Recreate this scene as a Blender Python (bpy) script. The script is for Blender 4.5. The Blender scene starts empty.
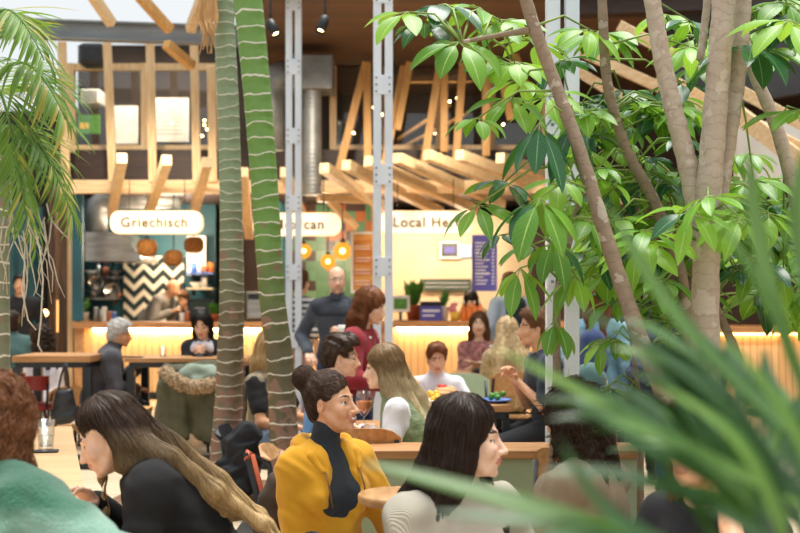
import bpy, bmesh, math, random
import numpy as np
from mathutils import Vector, Matrix, Quaternion
random.seed(7); np.random.seed(7)
SC = bpy.context.scene
COL = SC.collection
FP, HC, YH = 1200.0, 1.45, 300.0
R = math.radians

def P(px, py, D):
    return Vector(((px-400)/FP*D, D, HC-(py-YH)/FP*D))

def lin(h):
    if isinstance(h, str):
        h = h.lstrip('#'); c = [int(h[i:i+2], 16)/255 for i in (0, 2, 4)]
    else:
        c = h
    return tuple((x/12.92 if x <= .04045 else ((x+.055)/1.055)**2.4) for x in c)

# ------------------------------------------------------------------ materials
MATS = {}
def mat(name, col, rough=.6, metal=0., var=None, vscale=(8, 8, 8), bump=0., bscale=(40, 40, 40), emit=0., ecol=None,
        sheen=0., spec=.5, trans=0., detail=3., sub=0., contrast=(.35, .65)):
    """Principled material; var = second colour mixed by noise in object space."""
    if name in MATS: return MATS[name]
    m = bpy.data.materials.new(name); m.use_nodes = True
    nt = m.node_tree; b = nt.nodes['Principled BSDF']
    c = lin(col)+(1,)
    b.inputs['Base Color'].default_value = c
    b.inputs['Roughness'].default_value = rough
    b.inputs['Metallic'].default_value = metal
    b.inputs['Specular IOR Level'].default_value = spec
    if sheen: b.inputs['Sheen Weight'].default_value = sheen
    if trans:
        b.inputs['Transmission Weight'].default_value = trans
    if sub:
        b.inputs['Subsurface Weight'].default_value = sub
        b.inputs['Subsurface Radius'].default_value = (.012, .004, .002)
        b.inputs['Subsurface Scale'].default_value = 1.0
    if emit:
        b.inputs['Emission Color'].default_value = lin(ecol or col)+(1,)
        b.inputs['Emission Strength'].default_value = emit
    if var is not None or bump:
        tc = nt.nodes.new('ShaderNodeTexCoord')
    if var is not None:
        mp = nt.nodes.new('ShaderNodeMapping'); mp.inputs['Scale'].default_value = vscale
        nz = nt.nodes.new('ShaderNodeTexNoise'); nz.inputs['Scale'].default_value = 1; nz.inputs['Detail'].default_value = detail
        rp = nt.nodes.new('ShaderNodeValToRGB')
        rp.color_ramp.elements[0].position = contrast[0]; rp.color_ramp.elements[1].position = contrast[1]
        rp.color_ramp.elements[0].color = c; rp.color_ramp.elements[1].color = lin(var)+(1,)
        nt.links.new(tc.outputs['Object'], mp.inputs['Vector']); nt.links.new(mp.outputs[0], nz.inputs['Vector'])
        nt.links.new(nz.outputs['Fac'], rp.inputs['Fac']); nt.links.new(rp.outputs['Color'], b.inputs['Base Color'])
    if bump:
        mp2 = nt.nodes.new('ShaderNodeMapping'); mp2.inputs['Scale'].default_value = bscale
        n2 = nt.nodes.new('ShaderNodeTexNoise'); n2.inputs['Scale'].default_value = 1; n2.inputs['Detail'].default_value = 2
        bp = nt.nodes.new('ShaderNodeBump'); bp.inputs['Strength'].default_value = bump; bp.inputs['Distance'].default_value = .01
        nt.links.new(tc.outputs['Object'], mp2.inputs['Vector']); nt.links.new(mp2.outputs[0], n2.inputs['Vector'])
        nt.links.new(n2.outputs['Fac'], bp.inputs['Height']); nt.links.new(bp.outputs[0], b.inputs['Normal'])
    MATS[name] = m
    return m

class NT:
    """small helper to wire shader nodes"""
    def __init__(s, m):
        m.use_nodes = True; s.nt = m.node_tree; s.b = s.nt.nodes.get('Principled BSDF'); s.out = s.nt.nodes.get('Material Output')
    def n(s, t, **kw):
        x = s.nt.nodes.new(t)
        for k, v in kw.items(): setattr(x, k, v)
        return x
    def l(s, a, b): s.nt.links.new(a, b)
    def math(s, op, a, b=None, clamp=False):
        x = s.n('ShaderNodeMath', operation=op, use_clamp=clamp); x.inputs[2].default_value = 0
        for i, v in enumerate((a, b)):
            if v is None: continue
            if isinstance(v, (int, float)): x.inputs[i].default_value = v
            else: s.l(v, x.inputs[i])
        return x.outputs[0]
    def mix(s, f, a, b):
        x = s.n('ShaderNodeMix', data_type='RGBA')
        for sock, v in ((x.inputs[0], f), (x.inputs[6], a), (x.inputs[7], b)):
            if isinstance(v, (int, float)): sock.default_value = v
            elif isinstance(v, tuple): sock.default_value = v+(1,) if len(v) == 3 else v
            else: s.l(v, sock)
        return x.outputs[2]
    def coords(s, which='Object'):
        tc = s.n('ShaderNodeTexCoord'); return tc.outputs[which]
    def sep(s, v):
        x = s.n('ShaderNodeSeparateXYZ'); s.l(v, x.inputs[0]); return x.outputs
    def noise(s, v, scale, detail=2):
        x = s.n('ShaderNodeTexNoise'); x.inputs['Scale'].default_value = scale; x.inputs['Detail'].default_value = detail
        s.l(v, x.inputs['Vector']); return x.outputs['Fac']

# ------------------------------------------------------------------ objects
def tag(o, label=None, cat=None, group=None, kind=None):
    if label: o['label'] = label
    if cat: o['category'] = cat
    if group: o['group'] = group
    if kind: o['kind'] = kind
    return o

def thing(name, label, cat, loc=(0, 0, 0), rz=0., group=None):
    o = bpy.data.objects.new(name, None); COL.objects.link(o)
    o.location = loc; o.rotation_euler = (0, 0, rz); o.empty_display_size = .1
    return tag(o, label, cat, group)

def rootof(o):
    while o.parent is not None: o = o.parent
    return o

def dup(root, loc, rz=0., label=None, group=None):
    r = root.copy(); COL.objects.link(r); r.location = loc; r.rotation_euler = (0, 0, rz)
    if label: r['label'] = label
    if group: r['group'] = group
    for ch in list(root.children):
        c = ch.copy(); COL.objects.link(c); c.parent = r
        for g in list(ch.children):
            d = g.copy(); COL.objects.link(d); d.parent = c
    return r

def link_mesh(name, me, mats, parent=None, local=False, smooth=False):
    """local=False: the mesh holds world coordinates; they are moved into the parent's frame."""
    if not isinstance(mats, (list, tuple)): mats = [mats]
    for m in mats: me.materials.append(m)
    if smooth:
        me.polygons.foreach_set('use_smooth', [True]*len(me.polygons))
    o = bpy.data.objects.new(name, me); COL.objects.link(o)
    if parent is not None:
        o.parent = parent
        if not local:
            r = rootof(parent)
            M = Matrix.Translation(r.location) @ r.rotation_euler.to_matrix().to_4x4()
            me.transform(M.inverted())
    elif not local:
        n = len(me.vertices)
        if n:
            co = np.empty(n*3, dtype=np.float32); me.vertices.foreach_get('co', co); co = co.reshape(-1, 3)
            lo, hi = co.min(0), co.max(0)
            c = Vector(((lo[0]+hi[0])/2, (lo[1]+hi[1])/2, lo[2]))
            me.transform(Matrix.Translation(-c)); o.location = c
    me.update()
    return o

class MB:
    def __init__(s): s.v = []; s.f = []; s.m = []; s.uv = {}; s.sm = []
    def add(s, vs, fs, mi=0, uvs=None, smooth=False):
        b = len(s.v); s.v.extend([tuple(v) for v in vs])
        for f in fs:
            s.f.append(tuple(i+b for i in f)); s.m.append(mi); s.sm.append(smooth)
        if uvs is not None:
            for i, u in enumerate(uvs): s.uv[b+i] = u
        return s
    def box(s, c, size, rot=None, bev=0., mi=0):
        hx, hy, hz = size[0]/2, size[1]/2, size[2]/2
        if bev > 0:
            b = min(bev, hx*.95, hy*.95, hz*.95)
            bm = bmesh.new(); bmesh.ops.create_cube(bm, size=1)
            for v in bm.verts: v.co = Vector((v.co.x*2*hx, v.co.y*2*hy, v.co.z*2*hz))
            bmesh.ops.bevel(bm, geom=bm.edges[:]+bm.verts[:], offset=b, segments=2, affect='EDGES', profile=.5)
            bm.verts.index_update()
            vs = [v.co.copy() for v in bm.verts]; fs = [[v.index for v in f.verts] for f in bm.faces]; bm.free()
        else:
            vs = [Vector((x, y, z)) for x in (-hx, hx) for y in (-hy, hy) for z in (-hz, hz)]
            fs = [(0, 1, 3, 2), (4, 6, 7, 5), (0, 4, 5, 1), (2, 3, 7, 6), (0, 2, 6, 4), (1, 5, 7, 3)]
        if rot is not None: vs = [rot @ v for v in vs]
        c = Vector(c)
        return s.add([v+c for v in vs], fs, mi)
    def box2(s, lo, hi, bev=0., mi=0):
        lo, hi = Vector(lo), Vector(hi)
        return s.box((lo+hi)/2, [abs(a) for a in (hi-lo)], None, bev, mi)
    def beam(s, p, q, w, h, up=(0, 0, 1), bev=0., mi=0):
        p, q = Vector(p), Vector(q); d = (q-p); L = d.length; d.normalize(); up = Vector(up)
        if abs(d.dot(up)) > .99: up = Vector((0, 1, 0))
        x = d.cross(up).normalized(); z = x.cross(d).normalized()
        rot = Matrix((x, d, z)).transposed()
        return s.box((p+q)/2, (w, L, h), rot, bev, mi)
    def tube(s, pts, rads, n=8, mi=0, cap=True, vlen=False, smooth=True):
        pts = [Vector(p) for p in pts]
        if isinstance(rads, (int, float)): rads = [rads]*len(pts)
        vs, fs, uvs = [], [], []; nx = None; L = 0
        for i, p in enumerate(pts):
            a = pts[max(i-1, 0)]; b = pts[min(i+1, len(pts)-1)]
            d = (b-a).normalized() if (b-a).length > 1e-9 else Vector((0, 0, 1))
            if nx is None:
                nx = d.cross(Vector((0, 0, 1)) if abs(d.z) < .9 else Vector((0, 1, 0))).normalized()
            else:
                nx = (nx-d*nx.dot(d)).normalized()
            ny = d.cross(nx)
            if i: L += (p-pts[i-1]).length
            for k in range(n):
                t = 2*math.pi*k/n
                vs.append(p+(nx*math.cos(t)+ny*math.sin(t))*rads[i]); uvs.append((k/n, L))
        for i in range(len(pts)-1):
            for k in range(n):
                k2 = (k+1) % n
                fs.append((i*n+k, i*n+k2, (i+1)*n+k2, (i+1)*n+k))
        if cap:
            fs.append(tuple(range(n-1, -1, -1))); fs.append(tuple((len(pts)-1)*n+k for k in range(n)))
        return s.add(vs, fs, mi, uvs, smooth)
    def lathe(s, prof, c=(0, 0, 0), n=20, mi=0, axis=None, smooth=True):
        """prof: list of (radius, z)"""
        c = Vector(c); vs, fs = [], []
        q = Vector((0, 0, 1)).rotation_difference(Vector(axis)) if axis is not None else None
        for r, z in prof:
            for k in range(n):
                t = 2*math.pi*k/n
                v = Vector((r*math.cos(t), r*math.sin(t), z))
                if q: v = q @ v
                vs.append(v+c)
        m = len(prof)
        for i in range(m-1):
            for k in range(n):
                k2 = (k+1) % n
                fs.append((i*n+k, i*n+k2, (i+1)*n+k2, (i+1)*n+k))
        if prof[0][0] > 1e-4: fs.append(tuple(range(n-1, -1, -1)))
        if prof[-1][0] > 1e-4: fs.append(tuple((m-1)*n+k for k in range(n)))
        return s.add(vs, fs, mi, None, smooth)
    def sphere(s, c, r, n=16, mi=0, sz=1.):
        prof = [(max(r*math.sin(math.pi*i/n), 1e-5), -r*sz*math.cos(math.pi*i/n)) for i in range(n+1)]
        return s.lathe(prof, c, n+4, mi)
    def ribbon(s, cps, widths, normals, nseg=3, fold=.0, mi=0, thick=0.):
        """leaf blade along a polyline; widths half-widths; normals per point; fold lifts the edges"""
        vs, fs, uvs = [], [], []
        m = len(cps); nc = 2*nseg+1
        for i in range(m):
            p = Vector(cps[i]); a = Vector(cps[max(i-1, 0)]); b = Vector(cps[min(i+1, m-1)])
            d = (b-a).normalized(); nr = Vector(normals[i] if isinstance(normals, list) else normals)
            sd = d.cross(nr)
            if sd.length < 1e-6: sd = d.orthogonal()
            sd.normalize(); nr = sd.cross(d).normalized()
            for j in range(nc):
                t = (j-nseg)/nseg
                vs.append(p+sd*widths[i]*t+nr*(abs(t)**1.3)*widths[i]*fold); uvs.append((t*.5+.5, i/(m-1)))
        for i in range(m-1):
            for j in range(nc-1):
                fs.append((i*nc+j, i*nc+j+1, (i+1)*nc+j+1, (i+1)*nc+j))
        return s.add(vs, fs, mi, uvs, True)
    def build(s, name, mats, parent=None, local=False, smooth=None):
        me = bpy.data.meshes.new(name)
        me.from_pydata(s.v, [], s.f)
        if s.f:
            me.polygons.foreach_set('material_index', s.m)
            me.polygons.foreach_set('use_smooth', s.sm if smooth is None else [smooth]*len(s.f))
        if s.uv:
            ul = me.uv_layers.new(name='UVMap')
            li = np.empty(len(me.loops), dtype=np.int32); me.loops.foreach_get('vertex_index', li)
            uva = np.zeros((len(s.v), 2), dtype=np.float32)
            for k, u in s.uv.items(): uva[k] = u
            ul.data.foreach_set('uv', uva[li].ravel())
        me.validate()
        return link_mesh(name, me, mats, parent, local)

def struct(name, mb, m):
    o = mb.build(name, m); o['kind'] = 'structure'; return o

# ------------------------------------------------------------------ signed-distance bodies
class SDF:
    def __init__(s): s.p = []
    def rc(s, a, b, ra, rb, k=.02, mi=0, op=1): s.p.append(('rc', Vector(a), Vector(b), ra, rb, k, mi, op)); return s
    def e(s, c, r, rot=None, k=.02, mi=0, op=1): s.p.append(('e', Vector(c), Vector(r), rot, None, k, mi, op)); return s
    def cut(s, c, nrm, k=.01): s.p.append(('pl', Vector(c), Vector(nrm).normalized(), None, None, k, 0, -1)); return s
    def field(s, res, noise=None):
        lo = np.full(3, 1e9); hi = np.full(3, -1e9); boxes = []
        for q in s.p:
            if q[0] == 'rc':
                a, b = np.array(q[1]), np.array(q[2]); r = max(q[3], q[4])
                l, h = np.minimum(a, b)-r, np.maximum(a, b)+r
            elif q[0] == 'e':
                r = max(q[2]) if q[3] is not None else np.array(q[2])
                l, h = np.array(q[1])-r, np.array(q[1])+r
            else:
                l, h = None, None
            boxes.append((l, h))
            if q[7] > 0: lo = np.minimum(lo, l); hi = np.maximum(hi, h)
        lo -= .03; hi += .03
        n = np.ceil((hi-lo)/res).astype(int)+1
        ax = [lo[i]+res*np.arange(n[i]) for i in range(3)]
        f = np.full(n, .08, dtype=np.float32); best = np.full(n, 1., dtype=np.float32); mid = np.zeros(n, dtype=np.int8)
        for q, (l, h) in zip(s.p, boxes):
            k = max(q[5], 1e-4)
            if l is None:
                sl = (slice(None),)*3
            else:
                ex = k+.02+2*res
                i0 = np.clip(np.floor((l-ex-lo)/res).astype(int), 0, n); i1 = np.clip(np.ceil((h+ex-lo)/res).astype(int)+1, 0, n)
                if (i1 <= i0).any(): continue
                sl = tuple(slice(a, b) for a, b in zip(i0, i1))
            X = ax[0][sl[0]][:, None, None].astype(np.float32); Y = ax[1][sl[1]][None, :, None].astype(np.float32); Z = ax[2][sl[2]][None, None, :].astype(np.float32)
            if q[0] == 'rc':
                a, b = q[1], q[2]; ba = b-a; L2 = max(ba.length_squared, 1e-9)
                x, y, z = X-a.x, Y-a.y, Z-a.z
                t = np.clip((x*ba.x+y*ba.y+z*ba.z)/L2, 0, 1)
                d = np.sqrt((x-t*ba.x)**2+(y-t*ba.y)**2+(z-t*ba.z)**2)-(q[3]+(q[4]-q[3])*t)
            elif q[0] == 'e':
                c, r = q[1], q[2]; x, y, z = X-c.x, Y-c.y, Z-c.z
                if q[3] is not None:
                    m = q[3]
                    x, y, z = (m[0][0]*x+m[1][0]*y+m[2][0]*z, m[0][1]*x+m[1][1]*y+m[2][1]*z, m[0][2]*x+m[1][2]*y+m[2][2]*z)
                k0 = np.sqrt((x/r.x)**2+(y/r.y)**2+(z/r.z)**2); k1 = np.sqrt((x/r.x**2)**2+(y/r.y**2)**2+(z/r.z**2)**2)
                d = k0*(k0-1)/np.maximum(k1, 1e-6)
            else:
                c, nn = q[1], q[2]
                d = (X-c.x)*nn.x+(Y-c.y)*nn.y+(Z-c.z)*nn.z
            fs = f[sl]
            if q[7] > 0:
                hh = np.clip(.5+.5*(fs-d)/k, 0, 1)
                f[sl] = fs*(1-hh)+d*hh-k*hh*(1-hh)
                bs = best[sl]; w = d < bs
                mid[sl] = np.where(w, q[6], mid[sl]); best[sl] = np.where(w, d, bs)
            else:
                hh = np.clip(.5-.5*(fs+d)/k, 0, 1)
                f[sl] = fs*(1-hh)-d*hh+k*hh*(1-hh)
                if q[6]:
                    mid[sl] = np.where(np.abs(f[sl]+d) < .004, q[6], mid[sl])
        if noise:
            X = ax[0][:, None, None]; Y = ax[1][None, :, None]; Z = ax[2][None, None, :]
            f += noise(X, Y, Z).astype(np.float32)
        return f, mid, lo
    def mesh(s, name, res, noise=None, keep=None):
        f, mid, lo = s.field(res, noise)
        v, q, mi = nets(f, mid, lo, res)
        if keep is not None: keep.update(f=f, lo=lo, res=res, v=v)
        return np_mesh(name, v, q, mi)

def nets(f, mid, lo, res):
    ins = f < 0
    a = ins.astype(np.int8)
    c = sum(a[i:a.shape[0]-1+i, j:a.shape[1]-1+j, k:a.shape[2]-1+k] for i in (0, 1) for j in (0, 1) for k in (0, 1))
    I = np.nonzero((c > 0) & (c < 8)); n = len(I[0])
    vid = np.full(c.shape, -1, dtype=np.int32); vid[I] = np.arange(n)
    pos = np.zeros((n, 3)); cnt = np.zeros(n)
    idx = np.stack(I, 1)
    for axis in range(3):
        o1, o2 = [x for x in range(3) if x != axis]
        for u in (0, 1):
            for w in (0, 1):
                A = [0, 0, 0]; A[o1] = u; A[o2] = w; B = list(A); B[axis] = 1
                fa = f[idx[:, 0]+A[0], idx[:, 1]+A[1], idx[:, 2]+A[2]]; fb = f[idx[:, 0]+B[0], idx[:, 1]+B[1], idx[:, 2]+B[2]]
                m = (fa < 0) != (fb < 0)
                t = np.where(m, fa/np.where(m, fa-fb, 1), 0)
                p = np.array(A, float)[None, :].repeat(n, 0); p[:, axis] = t
                pos += p*m[:, None]; cnt += m
    v = (pos/np.maximum(cnt, 1)[:, None]+idx)*res+lo
    qs = []
    for axis in range(3):
        sh = [slice(None)]*3; s2 = [slice(None)]*3
        sh[axis] = slice(0, -1); s2[axis] = slice(1, None)
        x, y = ins[tuple(sh)], ins[tuple(s2)]
        J = np.nonzero(x != y); J = np.stack(J, 1)
        o1, o2 = (axis+1) % 3, (axis+2) % 3
        ok = (J[:, o1] > 0) & (J[:, o2] > 0) & (J[:, o1] < c.shape[o1]) & (J[:, o2] < c.shape[o2])
        J = J[ok]
        if not len(J): continue
        def V(d1, d2):
            K = J.copy(); K[:, o1] += d1; K[:, o2] += d2
            return vid[K[:, 0], K[:, 1], K[:, 2]]
        q = np.stack([V(-1, -1), V(0, -1), V(0, 0), V(-1, 0)], 1)
        fl = ~x[J[:, 0], J[:, 1], J[:, 2]]
        q[fl] = q[fl][:, ::-1]
        qs.append(q)
    q = np.concatenate(qs) if qs else np.zeros((0, 4), int)
    q = q[(q >= 0).all(1)]
    near = np.clip(np.round((v-lo)/res).astype(int), 0, np.array(f.shape)-1)
    vm = mid[near[:, 0], near[:, 1], near[:, 2]]
    return v, q, vm[q[:, 0]] if len(q) else np.zeros(0, int)

def np_mesh(name, v, q, mi=None, smooth=True):
    me = bpy.data.meshes.new(name)
    me.vertices.add(len(v)); me.vertices.foreach_set('co', np.ascontiguousarray(v, dtype=np.float32).ravel())
    k = q.shape[1] if len(q) else 4
    me.loops.add(q.size); me.loops.foreach_set('vertex_index', np.ascontiguousarray(q, dtype=np.int32).ravel())
    me.polygons.add(len(q)); me.polygons.foreach_set('loop_start', np.arange(0, q.size, k, dtype=np.int32))
    me.polygons.foreach_set('loop_total', np.full(len(q), k, dtype=np.int32))
    if mi is not None: me.polygons.foreach_set('material_index', np.ascontiguousarray(mi, dtype=np.int32))
    me.polygons.foreach_set('use_smooth', np.full(len(q), smooth))
    me.update(calc_edges=True); me.validate()
    return me

def nz3(seed, freq, amp):
    """cheap smooth folds: warped sines"""
    rs = np.random.RandomState(seed); ph = rs.rand(9)*6.28; d = rs.randn(3, 3); d /= np.linalg.norm(d, axis=1)[:, None]
    def g(X, Y, Z):
        o = 0
        for i in range(3):
            u = X*d[i, 0]+Y*d[i, 1]+Z*d[i, 2]; w = X*d[(i+1) % 3, 0]+Y*d[(i+1) % 3, 1]+Z*d[(i+1) % 3, 2]
            o = o+np.sin(u*freq*(1+.4*i)+1.5*np.sin(w*freq*.6+ph[i])+ph[i+3])
        return o*amp/2
    return g
# ------------------------------------------------------------------ people
def Rx(a): return Matrix.Rotation(R(a), 3, 'X')
def Ry(a): return Matrix.Rotation(R(a), 3, 'Y')
def Rz(a): return Matrix.Rotation(R(a), 3, 'Z')

def skin_mats(tone):
    c = {'light': 'edc2a6', 'pale': 'f0cab2', 'warm': 'e8b28f', 'tan': 'd9a47e'}[tone]
    s = mat('skin_'+tone, c, .48, var=tuple(max(0, int(c[i:i+2], 16)/255-.05*(1+i/4)) for i in (0, 2, 4)), vscale=(30, 30, 30), sub=.06)
    return [s, mat('lip', 'c4806f', .45), mat('eye_white', 'ddd6cc', .6, spec=.2), mat('iris_brown', '2a1a10', .5, spec=.2), mat('eyebrow', '3a281c', .8),
            mat('teeth', 'f4f0e8', .25), mat('stubble', 'b58f79', .7)]

def hair_mat(name, c1, c2, curly=False, z=None):
    """fine strand streaks running down the hair; z=(top, bottom, colour) fades the dyed lengths"""
    if name in MATS: return MATS[name]
    m = bpy.data.materials.new(name); w = NT(m); b = w.b
    co = w.coords()
    mp = w.n('ShaderNodeMapping'); mp.inputs['Scale'].default_value = (70, 70, 70) if curly else (170, 170, 9); w.l(co, mp.inputs[0])
    f = w.noise(mp.outputs[0], 1, 3)
    f2 = w.math('MULTIPLY_ADD', f, 2.4); f2.node.inputs[2].default_value = -.7; f2.node.use_clamp = True
    col = w.mix(f2, lin(c1), lin(c2))
    if z:
        zz = w.sep(co)[2]
        t = w.math('DIVIDE', w.math('SUBTRACT', zz, z[0]), z[1]-z[0], True)
        col = w.mix(t, col, w.mix(f2, lin(z[2]), lin(z[3])))
    w.l(col, b.inputs['Base Color']); b.inputs['Roughness'].default_value = .5; b.inputs['Specular IOR Level'].default_value = .3
    bp = w.n('ShaderNodeBump'); bp.inputs['Strength'].default_value = .5; bp.inputs['Distance'].default_value = .004
    w.l(f, bp.inputs['Height']); w.l(bp.outputs[0], b.inputs['Normal'])
    MATS[name] = m
    return m

def hand_prims(S, wrist, d, pn, side, sc, curl=.45, rad=1., spread=1., point=None):
    """palm, four fingers of unequal length, thumb; d = direction, pn = palm normal, side = +1 thumb on +cross(d,pn)"""
    d = d.normalized(); pn = (pn-d*pn.dot(d)).normalized(); sd = d.cross(pn).normalized()*side
    k = .012*sc
    offs = (.032, .011, -.010, -.030); lens = (.072, .080, .074, .058)
    for i in range(4):
        kn = wrist+d*(.088-.004*abs(i-1))*sc+sd*offs[i]*sc*spread
        S.rc(wrist+d*.012*sc+sd*offs[i]*.5*sc, kn, .017*sc, .012*sc*rad, k)
        p, dd = kn, (d+sd*offs[i]*2*spread).normalized()
        for j, fr in enumerate((.45, .30, .25)):
            an = curl*(28+16*j+3*i) if point is None or i not in point else 8
            q = Quaternion(dd.cross(pn).normalized(), R(an))
            dd = (q @ dd).normalized()
            e = p+dd*lens[i]*fr*sc
            S.rc(p, e, (.0088-.0008*j)*sc*rad, (.0082-.001*j)*sc*rad, .004*sc)
            p = e
    tb = wrist+d*.022*sc+sd*.018*sc+pn*.004*sc
    t1 = tb+(d*.55+sd*.65+pn*.35).normalized()*.045*sc
    t2 = t1+(d*.85+sd*.3+pn*(.25+.5*curl)).normalized()*.033*sc
    t3 = t2+(d*.95-sd*.1*curl+pn*(.2+.6*curl)).normalized()*.026*sc
    S.rc(tb, t1, .016*sc, .0115*sc, k); S.rc(t1, t2, .0105*sc*rad, .0095*sc*rad, .005); S.rc(t2, t3, .0092*sc*rad, .0075*sc*rad, .004)

def ik(sh, wr, l1, l2, pole):
    v = wr-sh; L = min(v.length, (l1+l2)*.995); vd = v.normalized(); wr = sh+vd*L
    a = (l1*l1-l2*l2+L*L)/(2*L); h = math.sqrt(max(l1*l1-a*a, 0))
    pole = (pole-vd*pole.dot(vd)).normalized()
    return sh+vd*a+pole*h, wr

def strands(keep, seeds, dirf, n_steps, step, rad, off=.0015, wob=.0, rs=None):
    f, lo, res = keep['f'], keep['lo'], keep['res']
    hi = np.array(f.shape)-2
    def samp(p):
        g = np.clip((p-lo)/res, 0, hi-1e-3); i = g.astype(int); t = g-i; o = 0
        for a in (0, 1):
            for b in (0, 1):
                for c in (0, 1):
                    o = o+f[i[:, 0]+a, i[:, 1]+b, i[:, 2]+c]*np.abs(1-a-t[:, 0])*np.abs(1-b-t[:, 1])*np.abs(1-c-t[:, 2])
        return o
    def grad(p):
        e = res
        g = np.stack([samp(p+np.eye(3)[i]*e)-samp(p-np.eye(3)[i]*e) for i in range(3)], 1)
        return g/np.maximum(np.linalg.norm(g, axis=1), 1e-6)[:, None]
    p = seeds.copy(); path = [p.copy()]; o = off*(.3+1.4*rs.rand(len(p)))
    prev = np.zeros_like(p); bias = rs.randn(len(p), 3)*wob
    for s in range(n_steps):
        g = grad(p); d = dirf(p)+bias
        d = d-g*(d*g).sum(1)[:, None]
        d /= np.maximum(np.linalg.norm(d, axis=1), 1e-6)[:, None]
        if s: d = prev*.6+d*.4; d /= np.maximum(np.linalg.norm(d, axis=1), 1e-6)[:, None]
        prev = d
        p = p+d*step; g = grad(p); p = p-g*np.clip(samp(p)-o, -.01, .01)[:, None]
        path.append(p.copy())
    A = np.stack(path, 1)            # strands, steps, 3
    n, m, _ = A.shape
    T = np.gradient(A, axis=1); T /= np.maximum(np.linalg.norm(T, axis=2), 1e-6)[..., None]
    N = np.cross(T, np.array([.3, .5, .8])); N /= np.maximum(np.linalg.norm(N, axis=2), 1e-6)[..., None]; B = np.cross(T, N)
    w = rad*(.6+.8*rs.rand(n))[:, None]*np.sqrt(np.clip(1.02-np.linspace(0, 1, m)**3, 0, 1))[None, :]
    V = np.stack([A+(N*math.cos(t)+B*math.sin(t))*w[..., None] for t in (0, 2.094, 4.189)], 2).reshape(-1, 3)
    i = np.arange(n)[:, None, None]*m*3; j = np.arange(m-1)[None, :, None]*3; k = np.arange(3)[None, None, :]
    a = (i+j+k).ravel(); b = (i+j+(k+1) % 3).ravel()
    return V, np.stack([a, b, b+3, a+3], 1)

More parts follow.
